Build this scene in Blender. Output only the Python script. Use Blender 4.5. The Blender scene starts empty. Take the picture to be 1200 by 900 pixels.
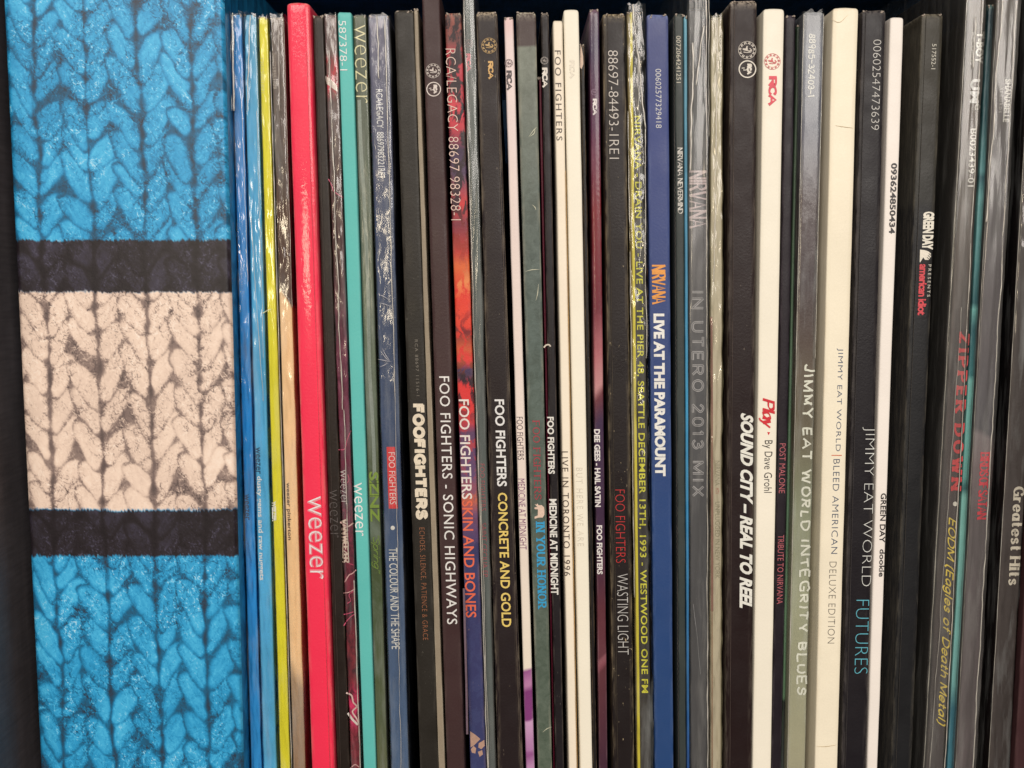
import bpy, math, random
import numpy as np
from mathutils import Vector, noise as mnoise

random.seed(7)
rng = np.random.default_rng(7)
sc = bpy.context.scene
COL = sc.collection

# ------------------------------------------------------------------ camera
F_PX = 1150.0                       # focal length in pixels of a 1200 px wide frame
PITCH = math.radians(6.7)
DIST = 0.310                        # camera to the plane of the spines
CAM = Vector((0.0, -DIST, 0.238))
cd = bpy.data.cameras.new('camera')
cam = bpy.data.objects.new('camera', cd)
COL.objects.link(cam)
cam.location = CAM
cam.rotation_euler = (math.radians(90) - PITCH, 0, 0)
cd.sensor_width = 36.0
cd.lens = F_PX / 1200.0 * 36.0
cd.clip_start = 0.01
cd.clip_end = 50
sc.camera = cam

# ------------------------------------------------------------------ light
w = bpy.data.worlds.new('World')
sc.world = w
w.use_nodes = True
bg = w.node_tree.nodes['Background']
bg.inputs[0].default_value = (1.0, 0.93, 0.86, 1)
bg.inputs[1].default_value = 0.10


def area(name, loc, target, sx, sy, power, color):
    l = bpy.data.lights.new(name, 'AREA')
    l.shape = 'RECTANGLE'
    l.size = sx
    l.size_y = sy
    l.energy = power
    l.color = color
    o = bpy.data.objects.new(name, l)
    COL.objects.link(o)
    o.location = loc
    d = Vector(target) - Vector(loc)
    o.rotation_euler = d.to_track_quat('-Z', 'Y').to_euler()
    return o


area('room_window_light', (0.70, -1.9, 0.80), (0, 0, 0.12), 1.1, 0.8, 26.2, (1.0, 0.925, 0.85))
area('ceiling_light', (-0.45, -1.4, 0.95), (0, 0, 0.12), 0.7, 0.6, 13.4, (1.0, 0.91, 0.83))
area('warm_lamp', (-0.49, -2.1, 0.275), (0, 0, 0.24), 0.32, 0.14, 4.6, (1.0, 0.84, 0.60))

sc.view_settings.view_transform = 'Standard'
sc.view_settings.look = 'None'
sc.view_settings.exposure = 0.0
sc.view_settings.gamma = 1.0
sc.cycles.use_denoising = True
sc.cycles.max_bounces = 10
sc.cycles.transparent_max_bounces = 32
sc.cycles.transmission_bounces = 6
sc.cycles.diffuse_bounces = 3
sc.cycles.sample_clamp_indirect = 4.0

# ------------------------------------------------------------------ helpers
SP, CP = math.sin(PITCH), math.cos(PITCH)


def unp(px, py, yp=0.0):
    """pixel of the photograph -> point on the vertical plane y = yp"""
    a = (px - 600.0) / F_PX
    b = (450.0 - py) / F_PX
    dy = CP + b * SP
    dz = -SP + b * CP
    t = (yp - CAM.y) / dy
    return (a * t, yp, CAM.z + dz * t)


def px_y_of_z(z, yp):
    dz = z - CAM.z
    dy = yp - CAM.y
    # (-SP + b CP)/(CP + b SP) = dz/dy
    r = dz / dy
    b = (r * CP + SP) / (CP - r * SP)
    return 450.0 - b * F_PX


def s2l(v):
    v = v / 255.0
    return v / 12.92 if v <= 0.04045 else ((v + 0.055) / 1.055) ** 2.4


GAIN = (1.06, 1.03, 1.0)


def col(r, g, b, k=1.0):
    """seen colour of a surface under the room light -> its base colour"""
    return (min(0.86, s2l(r) / GAIN[0] * k), min(0.86, s2l(g) / GAIN[1] * k), min(0.86, s2l(b) / GAIN[2] * k), 1.0)


def props(o, label=None, cat=None, group=None, kind=None):
    if label: o['label'] = label
    if cat: o['category'] = cat
    if group: o['group'] = group
    if kind: o['kind'] = kind
    return o


def mesh_obj(name, verts, faces, mat=None, parent=None, smooth=False):
    me = bpy.data.meshes.new(name)
    me.from_pydata(verts, [], faces)
    if mat: me.materials.append(mat)
    if smooth:
        me.polygons.foreach_set('use_smooth', [True] * len(me.polygons))
    me.update()
    o = bpy.data.objects.new(name, me)
    COL.objects.link(o)
    if parent: o.parent = parent
    return o


class N:
    """tiny node helper"""
    def __init__(self, name):
        self.m = bpy.data.materials.new(name)
        self.m.use_nodes = True
        self.t = self.m.node_tree
        self.b = self.t.nodes.get('Principled BSDF')
        self.out = self.t.nodes.get('Material Output')

    def n(self, typ, **kw):
        nd = self.t.nodes.new(typ)
        for k, v in kw.items():
            setattr(nd, k, v)
        return nd

    def l(self, a, b):
        self.t.links.new(a, b)

    def math(self, op, a, b=None, c=None, clamp=False):
        nd = self.n('ShaderNodeMath', operation=op)
        nd.use_clamp = clamp
        for i, v in enumerate((a, b, c)):
            if v is None: continue
            if isinstance(v, (int, float)): nd.inputs[i].default_value = v
            else: self.l(v, nd.inputs[i])
        return nd.outputs[0]

    def mix(self, fac, a, b, mode='MIX'):
        nd = self.n('ShaderNodeMix', data_type='RGBA', blend_type=mode)
        for i, v in ((0, fac), (6, a), (7, b)):
            if isinstance(v, (int, float)): nd.inputs[i].default_value = v
            elif isinstance(v, tuple): nd.inputs[i].default_value = v
            else: self.l(v, nd.inputs[i])
        return nd.outputs[2]

    def noise(self, vec, scale, detail=3, rough=0.5, dist=0.0):
        nd = self.n('ShaderNodeTexNoise')
        nd.inputs['Scale'].default_value = scale
        nd.inputs['Detail'].default_value = detail
        nd.inputs['Roughness'].default_value = rough
        nd.inputs['Distortion'].default_value = dist
        if vec is not None: self.l(vec, nd.inputs['Vector'])
        return nd.outputs[0]

    def maprange(self, v, a, b, c=0.0, d=1.0):
        nd = self.n('ShaderNodeMapRange')
        self.l(v, nd.inputs[0])
        for i, x in enumerate((a, b, c, d)):
            nd.inputs[i + 1].default_value = x
        return nd.outputs[0]

    def ramp(self, fac, stops, interp='LINEAR'):
        nd = self.n('ShaderNodeValToRGB')
        cr = nd.color_ramp
        cr.interpolation = interp
        stops = sorted(stops, key=lambda s: s[0])
        cr.elements[0].position = max(0, min(1, stops[0][0] / 900.0))
        cr.elements[0].color = stops[0][1]
        cr.elements[1].position = max(0, min(1, stops[-1][0] / 900.0))
        cr.elements[1].color = stops[-1][1]
        for p, c in stops[1:-1]:
            e = cr.elements.new(max(0, min(1, p / 900.0)))
            e.color = c
        self.l(fac, nd.inputs[0])
        return nd.outputs[0]

    def scaled(self, vec, s):
        nd = self.n('ShaderNodeVectorMath', operation='MULTIPLY')
        self.l(vec, nd.inputs[0])
        nd.inputs[1].default_value = s
        return nd.outputs[0]


def sleeve_mat(name, stops, stops2=None, mscale=60, mthr=(0.45, 0.55), slant=0.0, vary=0.10,
               wear=(205, 190, 165), wearamt=0.35, rough=0.42, coat=0.0, specks=0.25, spec=0.26,
               bump=0.25, grain=1.0, mstretch=(1, 1, 0.35), seed=0.0):
    """printed board: colour runs along the spine, rubbed folds, fine specks"""
    s = N(name)
    uv = s.n('ShaderNodeUVMap'); uv.uv_map = 'spine'
    sep = s.n('ShaderNodeSeparateXYZ'); s.l(uv.outputs[0], sep.inputs[0])
    geo = s.n('ShaderNodeTexCoord').outputs['Object']
    off = s.n('ShaderNodeVectorMath', operation='ADD')
    s.l(geo, off.inputs[0]); off.inputs[1].default_value = (seed * 3.1, seed * 1.7, seed * 2.3)
    P = off.outputs[0]
    if len(stops) == 1:
        c = s.n('ShaderNodeRGB'); c.outputs[0].default_value = stops[0][1]; base = c.outputs[0]
    else:
        v = s.math('MULTIPLY_ADD', sep.outputs[0], slant, sep.outputs[1])
        nz = s.noise(P, 260, 2)
        v = s.math('ADD', v, s.math('MULTIPLY', s.math('SUBTRACT', nz, 0.5), 0.006))
        base = s.ramp(v, stops)
    if stops2:
        v2 = s.math('ADD', sep.outputs[1], 0.0)
        base2 = s.ramp(v2, stops2) if len(stops2) > 1 else None
        m = s.maprange(s.noise(s.scaled(P, mstretch), mscale, 5, 0.62, 0.6), mthr[0], mthr[1])
        base = s.mix(m, base, base2 if base2 is not None else stops2[0][1])
    # mottling of ink and board
    nz = s.noise(P, 45, 4, 0.6)
    f = s.maprange(nz, 0.3, 0.7, 1 - vary, 1 + vary)
    g = s.noise(P, 2600 * grain, 2, 0.6)
    f2 = s.maprange(g, 0.25, 0.75, 1 - vary * 0.7, 1 + vary * 0.7)
    ff = s.math('MULTIPLY', f, f2)
    comb = s.n('ShaderNodeCombineColor')
    for i in range(3): s.l(ff, comb.inputs[i])
    base = s.mix(1.0, base, comb.outputs[0], 'MULTIPLY')
    # rubbed folds and dust specks
    at = s.n('ShaderNodeAttribute'); at.attribute_name = 'edge'
    wn = s.noise(s.scaled(P, (1, 1, 0.12)), 900, 4, 0.65)
    wf = s.math('MULTIPLY', s.math('MULTIPLY', at.outputs['Fac'], s.maprange(wn, 0.42, 0.75), clamp=True), wearamt * 1.6, clamp=True)
    tp = s.n('ShaderNodeAttribute'); tp.attribute_name = 'topwear'
    tn = s.noise(P, 1500, 3, 0.6)
    tf = s.math('MULTIPLY', tp.outputs['Fac'], s.maprange(tn, 0.35, 0.6), clamp=True)
    wf = s.math('MAXIMUM', wf, tf)
    sn = s.noise(s.scaled(P, (1, 1, 0.5)), 1300, 2, 0.5)
    big = s.noise(P, 60, 2)
    sf = s.math('MULTIPLY', s.maprange(sn, 0.70, 0.76), s.maprange(big, 0.48, 0.62), clamp=True)
    sf = s.math('MULTIPLY', sf, specks)
    wf = s.math('MAXIMUM', wf, sf)
    base = s.mix(wf, base, col(*wear))
    s.l(base, s.b.inputs['Base Color'])
    rn = s.maprange(s.noise(P, 130, 4), 0.3, 0.7, rough - 0.07, rough + 0.09)
    s.l(rn, s.b.inputs['Roughness'])
    s.b.inputs['Specular IOR Level'].default_value = spec
    s.b.inputs['Coat Weight'].default_value = coat
    s.b.inputs['Coat Roughness'].default_value = 0.09
    bn = s.n('ShaderNodeBump'); bn.inputs['Strength'].default_value = bump; bn.inputs['Distance'].default_value = 0.0002
    hh = s.math('ADD', s.noise(P, 1400, 3), s.math('MULTIPLY', s.noise(s.scaled(P, (1, 1, 0.2)), 180, 3), 2.2))
    s.l(hh, bn.inputs['Height'])
    s.l(bn.outputs[0], s.b.inputs['Normal'])
    if coat:
        cb = s.n('ShaderNodeBump'); cb.inputs['Strength'].default_value = 0.16; cb.inputs['Distance'].default_value = 0.0003
        s.l(s.math('ADD', s.noise(s.scaled(P, (1, 1, 0.8)), 900, 3), s.math('MULTIPLY', s.noise(s.scaled(P, (1, 1, 0.3)), 220, 2), 2.0)), cb.inputs['Height'])
        s.l(cb.outputs[0], s.b.inputs['Coat Normal'])
    return s.m


INKS = {}


def ink(c, rough=0.45, k=1.0, rub=0.12):
    key = (c, rough, k, rub)
    if key in INKS: return INKS[key]
    s = N('printing_ink')
    P = s.n('ShaderNodeTexCoord').outputs['Object']
    r = s.noise(P, 1800, 3, 0.65)
    big = s.noise(P, 140, 3, 0.6)
    f = s.math('MULTIPLY', s.maprange(r, 0.35, 0.75, 1.0, 1.0 - rub * 2), s.maprange(big, 0.3, 0.7, 1.0, 1.0 - rub))
    comb = s.n('ShaderNodeCombineColor')
    for i in range(3): s.l(f, comb.inputs[i])
    s.l(s.mix(1.0, col(*c, k=k), comb.outputs[0], 'MULTIPLY'), s.b.inputs['Base Color'])
    s.b.inputs['Roughness'].default_value = rough
    INKS[key] = s.m
    return s.m


def film_mat(name, haze=0.05, tint=(235, 238, 235), rough=0.10, bump=0.5, sc_=(1, 1, 0.25), fine=420, gloss=1.0, streak=0.0):
    """clear plastic: see-through, shiny, a little milky where it is creased"""
    s = N(name)
    s.t.nodes.remove(s.b)
    P = s.n('ShaderNodeTexCoord').outputs['Object']
    bn = s.n('ShaderNodeBump'); bn.inputs['Strength'].default_value = bump; bn.inputs['Distance'].default_value = 0.0005
    h1 = s.noise(s.scaled(P, sc_), fine, 3, 0.5, 0.6)
    h2 = s.noise(s.scaled(P, sc_), fine * 0.28, 2, 0.5, 0.5)
    s.l(s.math('MULTIPLY_ADD', h2, 2.4, h1), bn.inputs['Height'])
    tr = s.n('ShaderNodeBsdfTransparent'); tr.inputs[0].default_value = (0.93, 0.94, 0.93, 1)
    gl = s.n('ShaderNodeBsdfGlossy'); gl.inputs['Roughness'].default_value = rough
    gl.inputs['Color'].default_value = (1, 1, 1, 1)
    s.l(bn.outputs[0], gl.inputs['Normal'])
    df = s.n('ShaderNodeBsdfDiffuse'); df.inputs[0].default_value = col(*tint)
    s.l(bn.outputs[0], df.inputs['Normal'])
    fr = s.n('ShaderNodeFresnel'); fr.inputs['IOR'].default_value = 1.5
    m1 = s.n('ShaderNodeMixShader')
    hz = s.maprange(s.noise(s.scaled(P, (1, 1, 0.12)), 300, 4, 0.6), 0.5, 0.82, haze, haze + 0.16 + streak)
    s.l(hz, m1.inputs[0]); s.l(tr.outputs[0], m1.inputs[1]); s.l(df.outputs[0], m1.inputs[2])
    m2 = s.n('ShaderNodeMixShader')
    s.l(s.math('MULTIPLY', fr.outputs[0], 1.05 * gloss, clamp=True), m2.inputs[0])
    s.l(m1.outputs[0], m2.inputs[1]); s.l(gl.outputs[0], m2.inputs[2])
    s.l(m2.outputs[0], s.out.inputs['Surface'])
    return s.m


FILM_SOFT = film_mat('poly_sleeve_plastic', haze=0.015, rough=0.14, bump=0.30)
FILM_GREY = film_mat('heavy_poly_plastic', haze=0.05, tint=(215, 212, 205), rough=0.17, bump=0.30, sc_=(1.6, 1, 0.07), fine=330)
FILM_WRAP = film_mat('shrink_wrap_plastic', haze=0.0, rough=0.13, bump=0.5, sc_=(1, 1, 0.22), fine=380, gloss=1.15)
FILM_TIGHT = film_mat('tight_shrink_plastic', haze=0.0, rough=0.11, bump=0.2, sc_=(1, 1, 0.3), fine=240, gloss=1.0)

FILM_FINE = film_mat('fine_shrink_plastic', haze=0.0, rough=0.14, bump=0.3, sc_=(1, 1, 0.35), fine=600, gloss=0.9)
FILM_DULL = film_mat('dull_shrink_plastic', haze=0.0, rough=0.2, bump=0.15, sc_=(1, 1, 0.5), fine=300, gloss=0.45)


def seam_mat():
    s = N('seam_or_highlight')
    s.t.nodes.remove(s.b)
    P = s.n('ShaderNodeTexCoord').outputs['Object']
    df = s.n('ShaderNodeBsdfDiffuse'); df.inputs[0].default_value = col(236, 228, 214)
    gl = s.n('ShaderNodeBsdfGlossy'); gl.inputs['Roughness'].default_value = 0.22
    tr = s.n('ShaderNodeBsdfTransparent')
    m0 = s.n('ShaderNodeMixShader'); m0.inputs[0].default_value = 0.2
    s.l(df.outputs[0], m0.inputs[1]); s.l(gl.outputs[0], m0.inputs[2])
    m1 = s.n('ShaderNodeMixShader')
    s.l(s.maprange(s.noise(s.scaled(P, (1, 1, 0.25)), 480, 4, 0.65), 0.32, 0.62, 0.12, 0.85), m1.inputs[0])
    s.l(tr.outputs[0], m1.inputs[1]); s.l(m0.outputs[0], m1.inputs[2])
    s.l(m1.outputs[0], s.out.inputs['Surface'])
    return s.m


SEAM = seam_mat()

# ------------------------------------------------------------------ the shelf
DEPTH = 0.315
XL_IN, XR_IN = -0.1602, 0.181       # inner faces of the compartment


def box_verts(x0, x1, y0, y1, z0, z1, b=0.0008):
    """a board with small chamfers on its front edges"""
    v = [(x0, y1, z0), (x1, y1, z0), (x1, y1, z1), (x0, y1, z1),
         (x0, y0 + b, z0), (x1, y0 + b, z0), (x1, y0 + b, z1), (x0, y0 + b, z1),
         (x0 + b, y0, z0 + b), (x1 - b, y0, z0 + b), (x1 - b, y0, z1 - b), (x0 + b, y0, z1 - b)]
    f = [(0, 3, 2, 1), (0, 1, 5, 4), (1, 2, 6, 5), (2, 3, 7, 6), (3, 0, 4, 7),
         (4, 5, 9, 8), (5, 6, 10, 9), (6, 7, 11, 10), (7, 4, 8, 11), (8, 9, 10, 11)]
    return v, f


def shelf_mat(name, c, rough=0.5):
    s = N(name)
    P = s.n('ShaderNodeTexCoord').outputs['Object']
    nz = s.noise(s.scaled(P, (1, 1, 0.3)), 60, 5, 0.6)
    g = s.noise(s.scaled(P, (1, 0.1, 1)), 900, 3, 0.6)
    f = s.math('MULTIPLY', s.maprange(nz, 0.3, 0.7, 0.7, 1.3), s.maprange(g, 0.3, 0.7, 0.85, 1.15))
    comb = s.n('ShaderNodeCombineColor')
    for i in range(3): s.l(f, comb.inputs[i])
    s.l(s.mix(1.0, col(*c), comb.outputs[0], 'MULTIPLY'), s.b.inputs['Base Color'])
    s.b.inputs['Roughness'].default_value = rough
    bn = s.n('ShaderNodeBump'); bn.inputs['Strength'].default_value = 0.2; bn.inputs['Distance'].default_value = 0.0003
    s.l(g, bn.inputs['Height']); s.l(bn.outputs[0], s.b.inputs['Normal'])
    return s.m


shelf_paint = shelf_mat('dark_shelf_paint', (92, 84, 84))
back_paint = shelf_mat('navy_shelf_paint', (60, 118, 178), 0.6)
shelf = bpy.data.objects.new('shelf', None)
COL.objects.link(shelf)
props(shelf, 'dark shelf compartment the row of records and the knit pattern box stand in', 'shelf')
for nm, args, mt in (('side_panel', (XL_IN - 0.016, XL_IN, -0.035, 0.375, -0.020, 0.372), shelf_paint),
                     ('side_panel', (XR_IN, XR_IN + 0.016, -0.035, 0.375, -0.020, 0.372), shelf_paint),
                     ('bottom_board', (XL_IN, XR_IN, -0.034, 0.375, -0.020, 0.0), shelf_paint),
                     ('top_board', (XL_IN, XR_IN, -0.034, 0.375, 0.352, 0.371), back_paint),
                     ('back_panel', (XL_IN, XR_IN, 0.3755, 0.381, -0.020, 0.372), back_paint)):
    v, f = box_verts(*args)
    mesh_obj(nm, v, f, mt, shelf)

# ------------------------------------------------------------------ records
REC = {}
BARE = sleeve_mat('bare_board', [(0, col(176, 162, 148))], vary=0.2, specks=0, rough=0.8, spec=0.1)
GROUP = 'vinyl records standing upright in the shelf'
n1 = mnoise.noise


class Rec:
    pass


def sleeve(key, top, bot, ytop, mat, label, p=0.0, worn=1.0, seed=None, depth=DEPTH, roundtop=0.0, name='record_sleeve', cat='record', group=GROUP, bevel=0.00035, obj_parent=None, zmin=0.0006, wob=0.00007):
    """a printed sleeve: left and right edge of its spine at the top and at y = 900, swept from the shelf to its top"""
    R = Rec()
    R.top, R.bot, R.yt, R.p = top, bot, ytop, p
    yb = px_y_of_z(zmin, -p)
    R.yb = yb
    seed = (len(REC) + 1) * 13.7 if seed is None else seed
    y0 = 20.0

    def ex(y):
        t = (y - y0) / (900.0 - y0)
        return top[0] + (bot[0] - top[0]) * t, top[1] + (bot[1] - top[1]) * t
    R.ex = ex
    ys = [ytop, ytop + 0.7, ytop + 1.8, ytop + 3.6, ytop + 7, ytop + 12]
    n = 60
    y = ytop + 12
    for i in range(1, n + 1):
        ys.append(y + (yb - y) * i / n)
    verts, edge, topw, uvs = [], [], [], []
    ucoord = [0, 0, 0.0, 0.04, 0.08, 0.2, 0.5, 0.8, 0.92, 0.96, 1.0, 1, 1]
    ring = len(ucoord)
    for k, yy in enumerate(ys):
        xl, xr = ex(yy)
        a = unp(xl, yy, -p); b = unp(xr, yy, -p)
        x0, x1, z = a[0], b[0], a[2]
        wdt = x1 - x0
        r = min(bevel, wdt * 0.2)
        x0 += n1((seed, z * 60, 1.1)) * wob + n1((seed, z * 400, 4.1)) * 0.00003
        x1 += n1((seed, z * 60, 7.7)) * wob + n1((seed, z * 400, 9.1)) * 0.00003
        yo = -p + n1((seed, z * 30, 3.3)) * 0.00025
        tin = 0.0
        if k < 4:
            q = (1.0, 0.55, 0.22, 0.05)[k]
            tin = q * (0.10 + roundtop) * wdt
            yo += q * 0.0005
        x0 += tin; x1 -= tin
        wdt = x1 - x0
        r = min(bevel, wdt * 0.2)
        xs = [x0, x0, x0, x0 + 0.3 * r, x0 + r, x0 + 0.2 * wdt, x0 + 0.5 * wdt, x1 - 0.2 * wdt, x1 - r, x1 - 0.3 * r, x1, x1, x1]
        bul = wdt * 0.018
        yy_ = [depth - p, 0.03 - p, yo + 1.9 * r, yo + 0.55 * r, yo + 0.08 * r, yo - 0.6 * bul, yo - bul, yo - 0.6 * bul, yo + 0.08 * r, yo + 0.55 * r, yo + 1.9 * r, 0.03 - p, depth - p]
        for i in range(ring):
            dz = 0.0
            if k == 0:
                dz = -(abs(ucoord[i] - 0.5) * 2) ** 3 * roundtop * wdt * 1.2 + n1((seed, xs[i] * 1500, 2.2)) * 0.0003 * worn
            verts.append((xs[i], yy_[i], z + dz))
            e = 1.0 if i in (3, 9) else (0.45 if i in (2, 4, 8, 10) else 0.0)
            edge.append(e)
            topw.append(worn * (1.0, 0.9, 0.7, 0.35, 0.12, 0.0)[min(k, 5)] * (1.0 if i in (2, 3, 4, 8, 9, 10) else 0.6))
            uvs.append((ucoord[i], yy / 900.0))
    faces = []
    m = len(ys)
    for k in range(m - 1):
        for i in range(ring - 1):
            a = k * ring + i
            faces.append((a, a + ring, a + ring + 1, a + 1))
        a = k * ring
        faces.append((a + ring - 1, a + 2 * ring - 1, a + ring, a))
    faces.append(tuple(range(ring)))
    faces.append(tuple(reversed(range((m - 1) * ring, m * ring))))
    o = mesh_obj(name, verts, faces, mat, obj_parent, smooth=True)
    me = o.data
    uvl = me.uv_layers.new(name='spine')
    li = np.zeros(len(me.loops), dtype=np.int32)
    me.loops.foreach_get('vertex_index', li)
    uvl.data.foreach_set('uv', np.array(uvs, dtype=np.float32)[li].ravel())
    for nm, arr in (('edge', edge), ('topwear', topw)):
        at = me.attributes.new(nm, 'FLOAT', 'POINT')
        at.data.foreach_set('value', arr)
    me.set_sharp_from_angle(angle=math.radians(50))
    if obj_parent is None:
        props(o, label, cat, group)
    R.o = o
    R.seed = seed
    if worn >= 0.85 and ytop > 0:
        g_ = random.Random(int(seed * 10))
        V, F = [], []
        # fibres of bare board standing along the rubbed top corners
        for side in (0, 1):
            for j in range(g_.randint(3, 5)):
                wd = top[1] - top[0]
                cx = (top[0] + wd * 0.06 if side == 0 else top[1] - wd * 0.06) + (1 if side == 0 else -1) * abs(g_.gauss(0, 0.13)) * wd
                cy = ytop + 0.5 + abs(g_.gauss(0, 1.3))
                r0 = g_.uniform(0.5, 1.25)
                b = len(V)
                m_ = 7
                for q in range(m_):
                    a = q * 2 * math.pi / m_
                    V.append(unp(cx + r0 * math.cos(a) * g_.uniform(0.6, 1.4), cy + r0 * 1.2 * math.sin(a) * g_.uniform(0.5, 1.3), -p - 0.00005))
                V.append(unp(cx, cy, -p - 0.0004))
                V.append(unp(cx, cy, -p + 0.0012))
                for q in range(m_):
                    F.append((b + q, b + (q + 1) % m_, b + m_)); F.append((b + (q + 1) % m_, b + q, b + m_ + 1))
        mesh_obj('worn_corner', V, F, BARE, o, smooth=True)
    REC[key] = R
    return R


def prow(R, y):
    xl, xr = R.ex(y)
    return xl, xr


def printed(R, name, pts, faces, mat, lift=0.00012, y_ref=None):
    """flat print: pts are (across, along) px on the spine; lies just proud of the board"""
    vs = []
    for i, q in enumerate(pts):
        x, y = q[0], q[1]
        e = q[2] if len(q) > 2 else 0.0
        xl, xr = R.ex(y)
        u = (x - xl) / (xr - xl)
        z = unp(0, y, -R.p)[2]
        wdt = (unp(xr, y, -R.p)[0] - unp(xl, y, -R.p)[0])
        yo = -R.p + n1((R.seed, z * 30, 3.3)) * 0.00025 - wdt * 0.018
        P = unp(x, y, yo - lift - e)
        vs.append(P)
    return mesh_obj(name, vs, faces, mat, R.o)


def shear_x(R, x_mid, ym, y):
    """keeps a column of print parallel to its spine"""
    a = R.ex(ym); b = R.ex(y)
    u = (x_mid - a[0]) / (a[1] - a[0])
    return b[0] + u * (b[1] - b[0])


_tmp_font = None


def text(R, s, y0, y1, xb, xt, c, bold=0.0, slant=0.0, name='lettering', rough=0.45, k=1.0, space=1.0, rub=0.12, lift=0.00012, up=False, res=3):
    """lettering that reads downwards; (xb, xt) = foot and top of the letters, y0 to y1 = its run"""
    cu = bpy.data.curves.new('tmp', 'FONT')
    cu.body = s
    cu.size = 1.0
    cu.offset = bold
    cu.space_character = space
    cu.shear = slant
    cu.resolution_u = res
    ob = bpy.data.objects.new('tmp', cu)
    COL.objects.link(ob)
    dg = bpy.context.evaluated_depsgraph_get()
    me = bpy.data.meshes.new_from_object(ob.evaluated_get(dg))
    V = np.zeros(len(me.vertices) * 3); me.vertices.foreach_get('co', V); V = V.reshape(-1, 3)
    F = [tuple(q.vertices) for q in me.polygons]
    bpy.data.objects.remove(ob); bpy.data.curves.remove(cu); bpy.data.meshes.remove(me)
    a0, a1 = V[:, 0].min(), V[:, 0].max(); b0, b1 = V[:, 1].min(), V[:, 1].max()
    ym = (y0 + y1) / 2
    pts = []
    for v in V:
        tx = (v[0] - a0) / (a1 - a0); ty = (v[1] - b0) / (b1 - b0)
        y = y0 + tx * (y1 - y0)
        pts.append((shear_x(R, xb + ty * (xt - xb), ym, y), y))
    F = [tuple(reversed(f)) for f in F]
    return printed(R, name, pts, F, ink(c, rough, k, rub), lift)


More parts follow.
